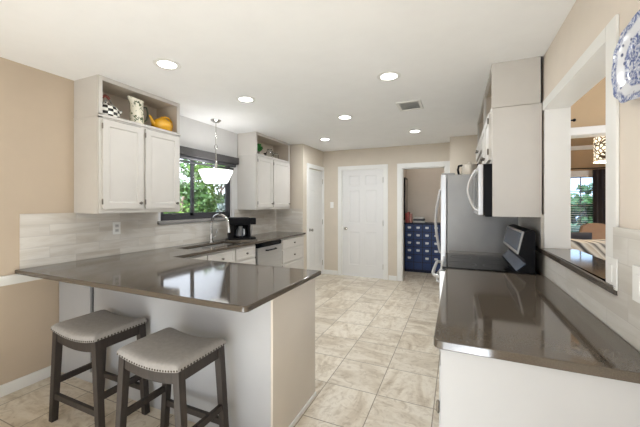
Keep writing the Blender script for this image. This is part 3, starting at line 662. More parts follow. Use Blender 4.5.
# ------------------------------------------------------------------ right side: counter, range, fridge
RCX = -0.075
t = thing('base_cabinet', 'white base cabinet with plain end panel under the near right counter', 'cabinet', (0.26, 1.8, 0))
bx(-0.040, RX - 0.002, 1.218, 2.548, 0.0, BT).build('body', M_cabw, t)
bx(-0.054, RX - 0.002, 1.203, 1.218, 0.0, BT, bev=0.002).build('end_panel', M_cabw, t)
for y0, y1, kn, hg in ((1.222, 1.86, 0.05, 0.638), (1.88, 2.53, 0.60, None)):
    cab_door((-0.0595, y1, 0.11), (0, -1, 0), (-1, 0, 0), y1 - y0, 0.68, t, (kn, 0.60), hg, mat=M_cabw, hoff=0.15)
solo(MB().prism([(RCX - 0.003 + 0.03 - 0.03 * math.sin(PI / 2 * k / 5), 1.18 + 0.03 - 0.03 * math.cos(PI / 2 * k / 5)) for k in range(6)] + [(RCX - 0.003, 2.55), (RX - 0.021, 2.55), (RX - 0.021, 1.18)], 'z', CZ - 0.032, CZ, bev=0.004, seg=3), 'countertop', M_quartz, 'polished grey-brown quartz countertop in the right foreground', 'countertop', (0.25, 1.8, CZ - 0.032))
# pass-through ledge
solo(MB().prism([(0.532, 1.535), (0.545, 1.51), (RX - 0.0225, 1.51), (RX - 0.0225, OY0 + 0.013), (0.75, OY0 + 0.013), (0.75, OY1 - 0.013), (RX - 0.0225, OY1 - 0.013), (RX - 0.0225, 2.80), (0.532, 2.80)], 'z', 1.043, 1.075, bev=0.006, seg=3),
     'bar_ledge', M_quartz, 'dark stone bar ledge in the pass-through opening', 'ledge', (0.66, 2.2, 1.043))
# range
RY0, RY1 = 2.556, 3.32
t = thing('range', 'stainless electric range with black glass top beyond the right counter', 'stove', (0.25, 2.91, 0))
bx(-0.07, RX - 0.025, RY0, RY1, 0.03, 0.885).build('body', M_black, t)
bx(-0.105, 0.50, RY0, RY1, 0.885, 0.908, bev=0.005).build('glass_top', M_blackglass, t)
od = bx(-0.125, -0.07, RY0 + 0.004, RY1 - 0.004, 0.25, 0.875, bev=0.006).build('oven_door', M_steel, t)
bx(-0.128, -0.124, RY0 + 0.12, RY1 - 0.12, 0.38, 0.68).build('oven_window', M_blackglass, od)
MB().tube([(-0.12, RY0 + 0.05, 0.82), (-0.165, RY0 + 0.06, 0.825), (-0.178, RY0 + 0.14, 0.83), (-0.18, 2.91, 0.83), (-0.178, RY1 - 0.14, 0.83), (-0.165, RY1 - 0.06, 0.825), (-0.12, RY1 - 0.05, 0.82)], 0.013, 12).build('oven_handle', M_bright, od)
bx(-0.12, -0.07, RY0 + 0.004, RY1 - 0.004, 0.04, 0.235, bev=0.006).build('storage_drawer', M_steel, t)
bg_ = MB().prism([(0.495, 0.905), (0.495, 1.195), (0.475, 1.205), (0.43, 1.19), (0.395, 1.03), (0.43, 1.0), (0.44, 0.96), (0.385, 0.908)], 'y', RY0 + 0.002, RY1 - 0.002, bev=0.004).build('control_tower', M_black, t)
def slant(p, q, y0, y1, off, th):
    """thin slab lying on the sloped face p->q in XZ"""
    d = Vector((q[0] - p[0], q[1] - p[1])).normalized(); n = Vector((-d.y, d.x)) * off; n2 = Vector((-d.y, d.x)) * (off + th)
    return MB().prism([(p[0] + n.x, p[1] + n.y), (q[0] + n.x, q[1] + n.y), (q[0] + n2.x, q[1] + n2.y), (p[0] + n2.x, p[1] + n2.y)], 'y', y0, y1)
slant((0.395, 1.03), (0.43, 1.19), RY0 + 0.01, RY1 - 0.01, 0.001, 0.006).build('control_frame', M_steel, bg_)
M_panel = plain('blue_grey_display_glass', srgb(70, 82, 100), 0.15, var=0.15, scale=12)
slant((0.398, 1.05), (0.427, 1.175), RY0 + 0.05, RY1 - 0.05, 0.0071, 0.002).build('touch_panel', M_panel, bg_)
slant((0.385, 0.912), (0.44, 0.965), RY0 + 0.01, RY1 - 0.01, 0.001, 0.004).build('lower_panel', M_panel, bg_)
for cx_, cy_, r_ in ((0.03, 2.73, 0.11), (0.03, 3.10, 0.085), (0.27, 2.73, 0.085), (0.27, 3.10, 0.10)):
    MB().lathe([(r_ - 0.004, 0), (r_, 0), (r_, 0.0006), (r_ - 0.004, 0.0006), (r_ - 0.004, 0)], (cx_, cy_, 0.9082), 32, close=False).build('burner_ring', plain('burner_grey', srgb(34, 34, 37), 0.3), t)
# narrow cabinet between range and fridge
t = thing('narrow_cabinet', 'narrow base cabinet between the range and the refrigerator', 'cabinet', (0.26, 3.42, 0))
bx(-0.03, RX - 0.002, RY1 + 0.004, 3.545, 0.0, BT).build('body', M_cabw, t)
cab_door((-0.049, 3.53, 0.11), (0, -1, 0), (-1, 0, 0), 0.21, 0.735, t, (0.03, 0.66))
solo(bx(RCX, RX - 0.021, RY1 + 0.003, 3.55, CZ - 0.032, CZ, bev=0.006), 'countertop', M_quartz, 'narrow strip of quartz countertop between range and refrigerator', 'countertop', (0.25, 3.42, CZ - 0.032))
# refrigerator
F0, F1, FZ = 3.565, 4.465, 1.695
t = thing('refrigerator', 'tall stainless refrigerator with grey side beyond the range', 'refrigerator', (0.2, 4.0, 0))
bx(-0.095, RX - 0.01, F0, F1, 0.02, FZ, bev=0.006).build('body', M_steelside, t)
ym = (F0 + F1) / 2
for a, b in ((F0, ym - 0.003), (ym + 0.003, F1)):
    d = bx(-0.16, -0.10, a, b, 0.62, FZ, bev=0.008).build('door', M_bright, t)
    hy = ym - 0.05 if a == F0 else ym + 0.05
    hp = [(-0.155, hy, 0.80), (-0.19, hy, 0.82)] + [(-0.19 - 0.045 * math.sin(PI * k / 10), hy, 0.84 + 0.68 * k / 10) for k in range(11)] + [(-0.19, hy, 1.545), (-0.155, hy, 1.56)]
    MB().tube(hp, 0.012, 12).build('handle', M_bright, d)
d = bx(-0.16, -0.10, F0, F1, 0.08, 0.61, bev=0.008).build('freezer_drawer', M_bright, t)
MB().tube([(-0.155, F0 + 0.1, 0.53), (-0.20, F0 + 0.12, 0.535), (-0.225, ym, 0.535), (-0.20, F1 - 0.12, 0.535), (-0.155, F1 - 0.1, 0.53)], 0.012, 12).build('handle', M_bright, d)
for a in (F0 + 0.03, F1 - 0.09):
    bx(-0.15, -0.02, a, a + 0.06, FZ, FZ + 0.022, bev=0.006).build('hinge_cover', M_steelside, t)
# electric kettle on the refrigerator
kx, ky = 0.135, 3.98
t = thing('electric_kettle', 'cream and steel kettle with black handles on top of the refrigerator', 'kettle', (kx, ky, FZ))
MB().lathe([(0.001, 0), (0.085, 0), (0.088, 0.01), (0.086, 0.11), (0.075, 0.145), (0.05, 0.155), (0.02, 0.16), (0.015, 0.175), (0.001, 0.178)], (kx, ky, FZ), 28).build('body', plain('cream_steel', srgb(214, 204, 190), 0.25, 0.3), t)
for s_ in (-1, 1):
    MB().tube([(kx + s_ * 0.075, ky, FZ + 0.14), (kx + s_ * 0.115, ky, FZ + 0.135), (kx + s_ * 0.125, ky, FZ + 0.09), (kx + s_ * 0.115, ky, FZ + 0.035), (kx + s_ * 0.083, ky, FZ + 0.025)], 0.013, 10).build('handle', M_black, t)
# upper cabinets on the right
UX = 0.24
t = thing('upper_cabinet', 'tall cream upper cabinet on the right, with full end panel beside the microwave', 'cabinet', (0.4, 3.05, 1.29))
y0, y1 = OY1 + 0.012, 3.435
bx(UX + 0.005, RX - 0.013, y0, y0 + 0.018, 1.29, 2.105).build('end_panel', M_cab, t)
bx(RX - 0.020, RX - 0.012, y0 + 0.004, y0 + 0.018, 2.107, H - 0.001).build('gap_shadow_strip', M_dark, t)  # dark strip painted in for the shadow between cabinet and wall
bx(UX, RX - 0.0205, y0 - 0.003, y0 + 0.018, 2.108, H - 0.001).build('top_panel', M_cab, t)
MB().box(UX + 0.02, RX - 0.014, y0 + 0.018, y1, 1.695, 1.713).box(UX + 0.02, RX - 0.014, y0 + 0.018, y1, 2.09, 2.108).box(UX + 0.02, RX - 0.014, y1 - 0.018, y1, 1.695, H - 0.001).box(RX - 0.024, RX - 0.014, y0 + 0.018, y1, 1.713, H - 0.001).box(UX + 0.02, RX - 0.014, y0 + 0.018, y1, H - 0.019, H - 0.001).build('body', M_cabin, t)
MB().box(UX, UX + 0.02, y0 + 0.018, y1, 1.695, 1.735).box(UX, UX + 0.02, y0 + 0.018, y1, 2.085, 2.12).box(UX, UX + 0.02, y0 + 0.018, y1, H - 0.036, H - 0.001).box(UX, UX + 0.02, y1 - 0.03, y1, 1.735, H - 0.036).box(UX, UX + 0.02, y0 + 0.018, y0 + 0.04, 1.735, 2.085).build('face_frame', M_cab, t)
hw = (y1 - y0 - 0.05) / 2
for k in range(2):
    yy = y0 + 0.03 + (hw + 0.006) * (k + 1)
    cab_door((UX - 0.019, yy, 1.725), (0, -1, 0), (-1, 0, 0), hw, 0.355, t, (hw - 0.04 if k else 0.04, 0.05), hw + 0.004 if k == 0 else None)
t = thing('upper_cabinet', 'cream upper cabinet above the refrigerator', 'cabinet', (0.4, 3.95, 1.90))
y0, y1 = 3.44, 4.46
MB().box(UX + 0.02, RX - 0.012, y0, y0 + 0.018, 1.90, H - 0.001).box(UX + 0.02, RX - 0.012, y1 - 0.018, y1, 1.90, H - 0.001).box(UX + 0.02, RX - 0.012, y0, y1, 1.90, 1.918).box(UX + 0.02, RX - 0.012, y0, y1, 2.09, 2.108).box(RX - 0.022, RX - 0.012, y0, y1, 1.9, H - 0.001).box(UX + 0.02, RX - 0.012, y0, y1, H - 0.019, H - 0.001).build('body', M_cabin, t)
MB().box(UX, UX + 0.02, y0, y1, 1.90, 1.94).box(UX, UX + 0.02, y0, y1, 2.085, 2.12).box(UX, UX + 0.02, y0, y1, H - 0.036, H - 0.001).box(UX, UX + 0.02, y1 - 0.03, y1, 1.94, H - 0.036).box(UX, UX + 0.02, y0, y0 + 0.03, 1.94, H - 0.036).build('face_frame', M_cab, t)
hw = (y1 - y0 - 0.05) / 2
for k in range(2):
    yy = y0 + 0.022 + (hw + 0.006) * (k + 1)
    cab_door((UX - 0.019, yy, 1.93), (0, -1, 0), (-1, 0, 0), hw, 0.15, t, (hw - 0.04 if k else 0.04, 0.05))
# microwave
t = thing('microwave', 'over-the-range microwave with silver door and curved handle', 'microwave', (0.35, 3.05, 1.30))
y0, y1 = OY1 + 0.034, 3.432
bx(0.185, RX - 0.03, y0, y1, 1.30, 1.692, bev=0.003).build('body', M_black, t)
d = bx(0.150, 0.1848, y0, y1, 1.30, 1.692, bev=0.005).build('door', M_bright, t)
bx(0.1475, 0.151, y0 + 0.09, y1 - 0.2, 1.36, 1.64).build('door_window', M_blackglass, d)
hp = [(0.152, y0 + 0.05, 1.335)] + [(0.13 - 0.05 * math.sin(PI * k / 12), y0 + 0.05, 1.345 + 0.30 * k / 12) for k in range(13)] + [(0.152, y0 + 0.05, 1.655)]
MB().tube(hp, 0.010, 12).build('handle', M_bright, d)
bx(0.20, RX - 0.05, y0 + 0.03, y1 - 0.03, 1.287, 1.30).build('vent_grille', M_black, t)

# ------------------------------------------------------------------ wall plates, plate on the wall
def plate_left(label, y, z):
    t = thing('outlet_plate', label, 'outlet', (LX + 0.011, y, z))
    bx(LX + 0.0105, LX + 0.016, y - 0.037, y + 0.037, z - 0.058, z + 0.058, bev=0.002).build('cover', M_outlet, t)
    for dz in (-0.022, 0.022):
        r = bx(LX + 0.0155, LX + 0.018, y - 0.017, y + 0.017, z + dz - 0.015, z + dz + 0.015, bev=0.003).build('receptacle', plain('greyish_white', srgb(205, 204, 202), 0.4), t)  # receptacle face a slightly greyer white than its cover
        MB().box(LX + 0.0178, LX + 0.0186, y - 0.009, y - 0.006, z + dz - 0.004, z + dz + 0.008).box(LX + 0.0178, LX + 0.0186, y + 0.006, y + 0.009, z + dz - 0.004, z + dz + 0.008).build('slots', M_dark, r)
plate_left('white electrical outlet on the tile under the nearest upper cabinet', 1.955, 1.155)
t = thing('switch_plate', 'white switch plate on the far wall left of the white door', 'switch', (-2.265, FY, 1.374))
bx(-2.30, -2.23, FY - 0.007, FY - 0.0005, 1.316, 1.432, bev=0.002).build('cover', M_outlet, t)
bx(-2.27, -2.26, FY - 0.016, FY - 0.006, 1.362, 1.386, bev=0.002).build('toggle', M_outlet, t)
t = thing('switch_plate', 'white blank-looking wall plate on the right tile near the ledge end', 'switch', (RX - 0.021, 1.545, 1.12))
bx(RX - 0.027, RX - 0.0205, 1.50, 1.59, 1.06, 1.178, bev=0.002).build('cover', M_outlet, t)
bx(RX - 0.031, RX - 0.0265, 1.528, 1.562, 1.087, 1.152, bev=0.002).build('rocker', M_outlet, t)
t = thing('switch_plate', 'white wall plate on the right tile at the edge of the photo', 'switch', (RX - 0.021, 1.345, 1.12))
bx(RX - 0.027, RX - 0.0205, 1.305, 1.385, 1.06, 1.178, bev=0.002).build('cover', M_outlet, t)
bx(RX - 0.031, RX - 0.0265, 1.328, 1.362, 1.087, 1.152, bev=0.002).build('rocker', M_outlet, t)
# blue and white platter
def transfer():
    m, nt, b = nodes_of('blue_transferware')
    v = coords(nt); n = noise(nt, 60, 5, v, 1.2); vo = nt.nodes.new('ShaderNodeTexVoronoi'); vo.inputs['Scale'].default_value = 34; nt.links.new(v, vo.inputs[0])
    c = ramp(nt, n.outputs[0], [(0.40, srgb(84, 98, 150)), (0.50, srgb(158, 167, 200)), (0.60, srgb(220, 223, 232))])
    dk = ramp(nt, vo.outputs[0], [(0.16, srgb(70, 78, 120)), (0.30, srgb(226, 228, 235))])
    at = nt.nodes.new('ShaderNodeAttribute'); at.attribute_name = 'band'
    c2 = mix(nt, dk, c, at.outputs['Fac']); nt.links.new(c2, b.inputs['Base Color']); b.inputs['Roughness'].default_value = 0.15; return m
pc = (RX - 0.004, 1.325, 1.862); hw, hh = 0.185, 0.135
t = thing('platter', 'blue and white transferware platter hung on the right wall', 'plate', (RX, pc[1], pc[2]))
bmx = bmesh.new(); lay = bmx.verts.layers.float.new('band'); N = 96; L = []
prof = [(0.0, -0.014, 1), (0.30, -0.014, 1), (0.52, -0.014, 1), (0.60, -0.014, 1), (0.63, -0.018, 1), (0.66, -0.020, 0), (0.82, -0.028, 0), (0.88, -0.029, 1), (0.94, -0.030, 1), (0.985, -0.032, 1), (1.0, -0.032, 1), (1.0, -0.026, 1), (0.7, -0.012, 0), (0.5, -0.001, 0)]
for f_, dx, bd in prof:
    ring = []
    for k in range(N):
        a = 2 * PI * k / N; e = 2 / 2.6
        ca_, sa_ = math.copysign(abs(math.cos(a)) ** e, math.cos(a)), math.copysign(abs(math.sin(a)) ** e, math.sin(a))
        sc = 1 + (0.022 * math.cos(a * 12) if f_ > 0.8 else 0)
        vv = bmx.verts.new((pc[0] + dx, pc[1] + hw * max(f_, 1e-3) * ca_ * sc, pc[2] + hh * max(f_, 1e-3) * sa_ * sc)); vv[lay] = bd; ring.append(vv)
    L.append(ring)
for a, b in zip(L, L[1:]):
    for k in range(N): bmx.faces.new((a[k], a[(k + 1) % N], b[(k + 1) % N], b[k]))
bmx.faces.new(L[0]); bmx.faces.new(L[-1][::-1]); bmesh.ops.recalc_face_normals(bmx, faces=bmx.faces)
m = MB(); me_ = bpy.data.meshes.new('t'); bmx.to_mesh(me_); bmx.free(); m.bm.from_mesh(me_)
m.build('dish', transfer(), t, 60)
MB().tube([(pc[0] - 0.016, pc[1] - 0.01, pc[2] - hh - 0.004), (pc[0] - 0.006, pc[1] - 0.01, pc[2] - hh - 0.012), (pc[0] + 0.002, pc[1] - 0.01, pc[2] - hh + 0.01)], 0.003, 6).build('wire_hanger', plain('brass_wire', srgb(150, 130, 90), 0.4, 0.8), t)

# ------------------------------------------------------------------ ceiling fixtures
M_can = emis('lamp_diffuser', (1.0, 0.98, 0.94, 1), 9.0)
CAN = [(-2.0, 1.69, 'recessed ceiling light nearest the camera on the left, by the near upper cabinet'),
       (-1.94, 2.567, 'recessed ceiling light just right of the hanging pendant'),
       (-0.513, 2.58, 'recessed ceiling light on the right side, in front of the air vent'),
       (-1.24, 3.574, 'recessed ceiling light in the middle of the ceiling, left of the air vent'),
       (-1.95, 4.65, 'recessed ceiling light in front of the narrow pantry door'),
       (-0.553, 4.66, 'recessed ceiling light between the air vent and the alcove opening')]
for x, y, lb in CAN:
    t = thing('recessed_light', lb, 'ceiling light', (x, y, H), 'recessed ceiling lights')
    MB().lathe([(0.066, -0.0005), (0.095, -0.0005), (0.097, -0.004), (0.092, -0.007), (0.072, -0.008), (0.066, -0.006), (0.066, -0.0005)], (x, y, H), 36, close=False).build('trim_ring', M_trim, t)
    MB().lathe([(0.001, -0.0045), (0.0655, -0.0045), (0.0655, -0.001), (0.001, -0.001)], (x, y, H), 32).build('diffuser', M_can, t)
    l = lamp('can_lamp', 'AREA', (0, 0, -0.012), (0, 0, 0), 2.2 if y < 2 else ((3.4 if x < -1 else 6.5) if y < 3 else 6.5), (0.92, 0.965, 1.0), 0.13); l.parent = t
vx, vy = -0.46, 3.43
t = thing('air_vent', 'white louvered air vent in the ceiling', 'vent', (vx, vy, H))
MB().box(vx - 0.125, vx + 0.125, vy - 0.155, vy - 0.125, H - 0.012, H - 0.0005, bev=0.003).box(vx - 0.125, vx + 0.125, vy + 0.125, vy + 0.155, H - 0.012, H - 0.0005, bev=0.003).box(vx - 0.125, vx - 0.095, vy - 0.13, vy + 0.13, H - 0.012, H - 0.0005, bev=0.003).box(vx + 0.095, vx + 0.125, vy - 0.13, vy + 0.13, H - 0.012, H - 0.0005, bev=0.003).build('frame', M_trim, t)
bx(vx - 0.10, vx + 0.10, vy - 0.13, vy + 0.13, H - 0.003, H - 0.0008).build('duct', plain('duct_grey', srgb(205, 205, 202), 0.8), t)
for k in range(5):
    yy = vy - 0.118 + 0.05 * k
    MB().hexa([(vx - 0.098, yy - 0.003, H - 0.014), (vx + 0.098, yy - 0.003, H - 0.014), (vx + 0.098, yy + 0.001, H - 0.014), (vx - 0.098, yy + 0.001, H - 0.014)],
              [(vx - 0.098, yy + 0.034, H - 0.003), (vx + 0.098, yy + 0.034, H - 0.003), (vx + 0.098, yy + 0.038, H - 0.003), (vx - 0.098, yy + 0.038, H - 0.003)]).build('louver', M_trim, t)
# pendant above the sink
qx, qy = -2.76, 3.05
t = thing('pendant_light', 'hanging pendant with white glass bowl shade in front of the kitchen window', 'pendant light', (qx, qy, H))
MB().lathe([(0.001, -0.0005), (0.065, -0.0005), (0.062, -0.012), (0.035, -0.03), (0.010, -0.036), (0.001, -0.036)], (qx, qy, H), 28).build('canopy', M_chrome, t)
MB().tube([(qx, qy, H - 0.03), (qx, qy, 2.13)], 0.0055, 10).build('rod', M_chrome, t)
MB().tube([(qx + 0.024 * math.sin(2 * PI * k / 16), qy, 2.13 - 0.026 + 0.026 * math.cos(2 * PI * k / 16)) for k in range(17)], 0.0045, 8, False).build('ring', M_chrome, t)
MB().tube([(qx, qy, 2.08), (qx, qy, 1.93)], 0.0055, 10).build('rod', M_chrome, t)
MB().lathe([(0.001, 1.93), (0.016, 1.93), (0.02, 1.87), (0.016, 1.80), (0.001, 1.80)], (qx, qy, 0), 18).build('socket', M_chrome, t)
M_opal = emis('opal_glass', (1.0, 0.985, 0.96, 1), 1.3)
l = lamp('pendant_lamp', 'POINT', (0, 0, 1.80 - H), (0, 0, 0), 2.2, (0.96, 0.98, 1.0), 0.07); l.parent = t
MB().lathe([(0.205, 1.805), (0.20, 1.785), (0.145, 1.66), (0.13, 1.648), (0.001, 1.645), (0.001, 1.655), (0.128, 1.66), (0.190, 1.79), (0.197, 1.81), (0.205, 1.805)], (qx, qy, 0), 40, close=False).build('shade', M_opal, t, 50)

# ------------------------------------------------------------------ alcove beyond the far wall
nx0, ny0 = -0.995, 6.63
t = thing('apothecary_cabinet', 'navy blue apothecary cabinet with rows of small drawers in the alcove', 'cabinet', (-0.55, 6.83, 0))
bx(nx0, -0.10, ny0, 7.035, 0.0, 0.985, bev=0.003).build('body', M_navyd, t)
bx(nx0 - 0.008, -0.092, ny0 - 0.012, 7.04, 0.985, 1.005, bev=0.003).build('top', M_navyd, t)
pw, ph = 0.172, 0.155
for r_ in range(6):
    for c_ in range(5):
        x0 = nx0 + 0.02 + pw * c_; z1 = 0.975 - ph * r_
        d = bx(x0, x0 + pw - 0.014, ny0 - 0.012, ny0 + 0.002, z1 - ph + 0.014, z1, bev=0.003).build('drawer', M_navy, t)
        if r_ < 5 and not (r_ == 4 and c_ == 1):
            xc, zc = x0 + (pw - 0.014) / 2, z1 - 0.062
            MB().box(xc - 0.032, xc + 0.032, ny0 - 0.016, ny0 - 0.012, zc - 0.016, zc + 0.020, bev=0.001).box(xc - 0.026, xc + 0.026, ny0 - 0.026, ny0 - 0.014, zc - 0.022, zc - 0.014, bev=0.002).build('label_pull', M_label, d)
M_pink = plain('red_pink_board', srgb(176, 96, 92), 0.6, var=0.15, scale=30)
for k, (x, wd, hh_, mt) in enumerate(((-0.965, 0.035, 0.20, plain('dusty_red_cover', srgb(150, 70, 66), 0.6)), (-0.925, 0.04, 0.225, M_pink), (-0.878, 0.035, 0.19, plain('pale_rose_cover', srgb(206, 150, 140), 0.6)))):
    lb = ['dusty red book standing at the left end of the navy cabinet', 'pink book in the middle of three on the navy cabinet', 'pale rose book standing right of the pink book on the navy cabinet'][k]
    t = thing('book', lb, 'book', (x, 6.74, 1.005), 'books on the navy cabinet')
    MB().box(x - wd / 2, x - wd / 2 + 0.003, 6.66, 6.82, 1.0055, 1.0055 + hh_).box(x + wd / 2 - 0.003, x + wd / 2, 6.66, 6.82, 1.0055, 1.0055 + hh_).box(x - wd / 2, x + wd / 2, 6.657, 6.66, 1.0055, 1.0055 + hh_).build('cover', mt, t)
    bx(x - wd / 2 + 0.003, x + wd / 2 - 0.003, 6.662, 6.815, 1.009, 1.0 + hh_).build('pages', M_trim, t)
t = thing('folded_towels', 'stack of grey and white folded cloths on top of the navy cabinet', 'cloth', (-0.72, 6.78, 1.005))
for k, (c_, wd) in enumerate(((srgb(222, 220, 216), 0.24), (srgb(90, 92, 96), 0.22), (srgb(226, 224, 220), 0.20))):
    bx(-0.72 - wd / 2, -0.72 + wd / 2, 6.68, 6.88, 1.0056 + 0.042 * k, 1.0056 + 0.042 * k + 0.041, bev=0.014, seg=3).build('towel', plain('cloth_shade_%d' % k, c_, 0.9, bmp=0.2), t)
t = thing('alcove_fill', 'added unseen flush light that brightens the alcove', 'ceiling light', (-0.4, 6.35, H))
MB().lathe([(0.001, -0.0005), (0.12, -0.0005), (0.12, -0.02), (0.10, -0.06), (0.05, -0.08), (0.001, -0.084)], (-0.4, 6.35, H), 28).build('shade', emis('alcove_fill_glow', (1, 0.97, 0.92, 1), 2.0), t)
l = lamp('alcove_fill_lamp', 'POINT', (0, 0, -0.2), (0, 0, 0), 1.6, (1.0, 0.95, 0.88), 0.08); l.parent = t  # added source, fills the dark alcove with light
t = thing('picture_frame', 'dark framed picture on the left wall of the alcove', 'picture', (-1.02, 6.8, 1.5))
bx(-1.0195, -0.985, 6.64, 7.0, 1.06, 1.95, bev=0.004).build('frame', M_black, t)
bx(-0.986, -0.983, 6.68, 6.96, 1.10, 1.91).build('print', plain('dim_print', srgb(150, 140, 128), 0.3, var=0.3, scale=9), t)

# ------------------------------------------------------------------ the living room beyond the pass-through
LRX = 5.0; LY = 8.5
struct('wall_living_far', MB().box(RX + WT, 1.90, LY, LY + T, 0, 2.70).box(2.76, LRX, LY, LY + T, 0, 2.70).box(1.90, 2.76, LY, LY + T, 0, 0.66).box(1.90, 2.76, LY, LY + T, 2.03, 2.70), M_warmwall)
struct('wall_living_beam', MB().box(RX + WT, LRX, 5.0, 5.15, 2.31, 3.7), M_warmwall)
struct('trim_10', MB().box(RX + WT, LRX, 4.965, 5.0, 2.27, 2.37, bev=0.008).box(RX + WT, LRX, 5.001, 5.18, 2.265, 2.31), M_trim)
struct('ceiling_living', MB().box(RX + WT, LRX, 5.15, LY + T, 2.66, 2.76), M_warmwall)
struct('ceiling_vault', MB().box(RX + WT, LRX, -1.2, 5.15, 3.7, 3.8), M_ceil)
struct('trim_11', MB().box(RX + WT, LRX, LY - 0.05, LY, 2.57, 2.66, bev=0.01).box(1.82, 2.84, LY - 0.02, LY, 2.03, 2.12, bev=0.004).box(1.82, 1.90, LY - 0.02, LY, 0.66, 2.03).box(2.76, 2.84, LY - 0.02, LY, 0.66, 2.03).box(1.80, 2.86, LY - 0.05, LY, 0.62, 0.66), M_trim)
struct('wall_living_sunblock', bx(RX + WT, LRX, -1.3, -1.2, 0, 3.7), M_warmwall)  # unseen wall added to keep sun out of the living room
struct('wall_living_right', MB().box(LRX, LRX + T, 5.0, LY, 0, 3.7), M_warmwall)
wn = MB(); a, b = LY + 0.02, LY + 0.07
wn.box(1.90, 1.95, a, b, 0.66, 2.03).box(2.71, 2.76, a, b, 0.66, 2.03).box(1.90, 2.76, a, b, 0.66, 0.71).box(1.90, 2.76, a, b, 1.97, 2.03).box(1.90, 2.76, a, b, 1.34, 1.385)
win = struct('window_2', wn, M_wframe)
MB().box(2.20, 2.215, a + .01, b - .01, 0.71, 1.97).box(2.47, 2.485, a + .01, b - .01, 0.71, 1.97).box(1.95, 2.71, a + .01, b - .01, 1.02, 1.035).box(1.95, 2.71, a + .01, b - .01, 1.67, 1.685).build('glazing_bar', M_wframe, win)
bx(1.95, 2.71, a + 0.02, a + 0.024, 0.71, 1.97).build('pane', glass('living_glass', (0.80, 0.90, 1.0, 1)), win)
t = thing('window_blind', 'white slatted blind in the far living room window', 'blind', (2.33, LY - 0.005, 2.0))
bx(1.91, 2.75, LY - 0.0, LY + 0.018, 1.985, 2.028).build('headrail', M_trim, t)
sl = MB()
for k in range(26):
    z = 0.72 + 0.049 * k
    sl.hexa([(1.92, LY + 0.001, z), (2.74, LY + 0.001, z), (2.74, LY + 0.003, z), (1.92, LY + 0.003, z)], [(1.92, LY + 0.014, z + 0.008), (2.74, LY + 0.014, z + 0.008), (2.74, LY + 0.016, z + 0.008), (1.92, LY + 0.016, z + 0.008)])
sl.build('slats', M_trim, t)
t = thing('curtain', 'dark grey curtain hanging at the right of the far living room window', 'curtain', (2.85, LY - 0.1, 0))
def cur(u_, v_):
    x = 2.64 + 0.42 * u_; return (x, LY - 0.11 + 0.025 * math.sin(u_ * 2 * PI * 5), 0.02 + 2.11 * v_)
m = MB().grid(cur, 80, 4); bmesh.ops.solidify(m.bm, geom=list(m.bm.faces), thickness=0.004); m.build('panel', plain('charcoal_curtain', srgb(62, 58, 62), 0.9, var=0.1), t, 60)
t2 = MB().tube([(1.6, LY - 0.11, 2.155), (3.1, LY - 0.11, 2.155)], 0.012, 10).box(1.63, 1.65, LY - 0.11, LY, 2.147, 2.163).box(3.05, 3.07, LY - 0.11, LY, 2.147, 2.163)
solo(t2, 'curtain_rod', M_black, 'black curtain rod above the far living room window', 'curtain rod', (2.35, LY - 0.11, 2.155))
t2 = MB().tube([(0.95, 4.93, 2.455), (1.35, 4.93, 2.455)], 0.010, 10).sphere((1.365, 4.93, 2.455), 0.02).box(1.0, 1.02, 4.93, 5.0, 2.448, 2.462)
solo(t2, 'wall_rod', M_black, 'dark rod with finial high on the wall above the white beam', 'rod', (1.15, 4.93, 2.455))
def lattice():
    m, nt, b = nodes_of('pierced_drum_shade'); v = coords(nt); vo = nt.nodes.new('ShaderNodeTexVoronoi'); vo.feature = 'DISTANCE_TO_EDGE'; vo.inputs['Scale'].default_value = 17; nt.links.new(v, vo.inputs[0])
    f_ = ramp(nt, vo.outputs['Distance'], [(0.10, (0, 0, 0, 1)), (0.15, (1, 1, 1, 1))])
    c = mix(nt, srgb(84, 66, 44), srgb(250, 240, 214), f_); nt.links.new(c, b.inputs['Base Color'])
    e = mix(nt, (0, 0, 0, 1), (1.0, 0.93, 0.76, 1), f_); nt.links.new(e, b.inputs['Emission Color']); b.inputs['Emission Strength'].default_value = 0.8; return m
dx_, dy_ = 1.99, 5.6
t = thing('drum_pendant', 'glowing pierced drum pendant lamp in the living room', 'pendant light', (dx_, dy_, 2.66))
MB().lathe([(0.205, 2.0), (0.21, 2.0), (0.21, 2.325), (0.205, 2.325), (0.205, 2.0)], (dx_, dy_, 0), 40, close=False).build('shade', lattice(), t, 50)
MB().lathe([(0.209, 1.985), (0.214, 1.985), (0.214, 2.01), (0.209, 2.01), (0.209, 1.985)], (dx_, dy_, 0), 40, close=False).build('rim', M_trim, t, 50)
MB().tube([(dx_, dy_, 2.3), (dx_, dy_, 2.64)], 0.008, 8).lathe([(0.001, 2.635), (0.06, 2.635), (0.06, 2.6595), (0.001, 2.6595)], (dx_, dy_, 0), 20).build('stem', M_pewter, t)
l = lamp('drum_lamp', 'POINT', (0, 0, -0.5), (0, 0, 0), 60, (1.0, 0.84, 0.62), 0.12); l.parent = t
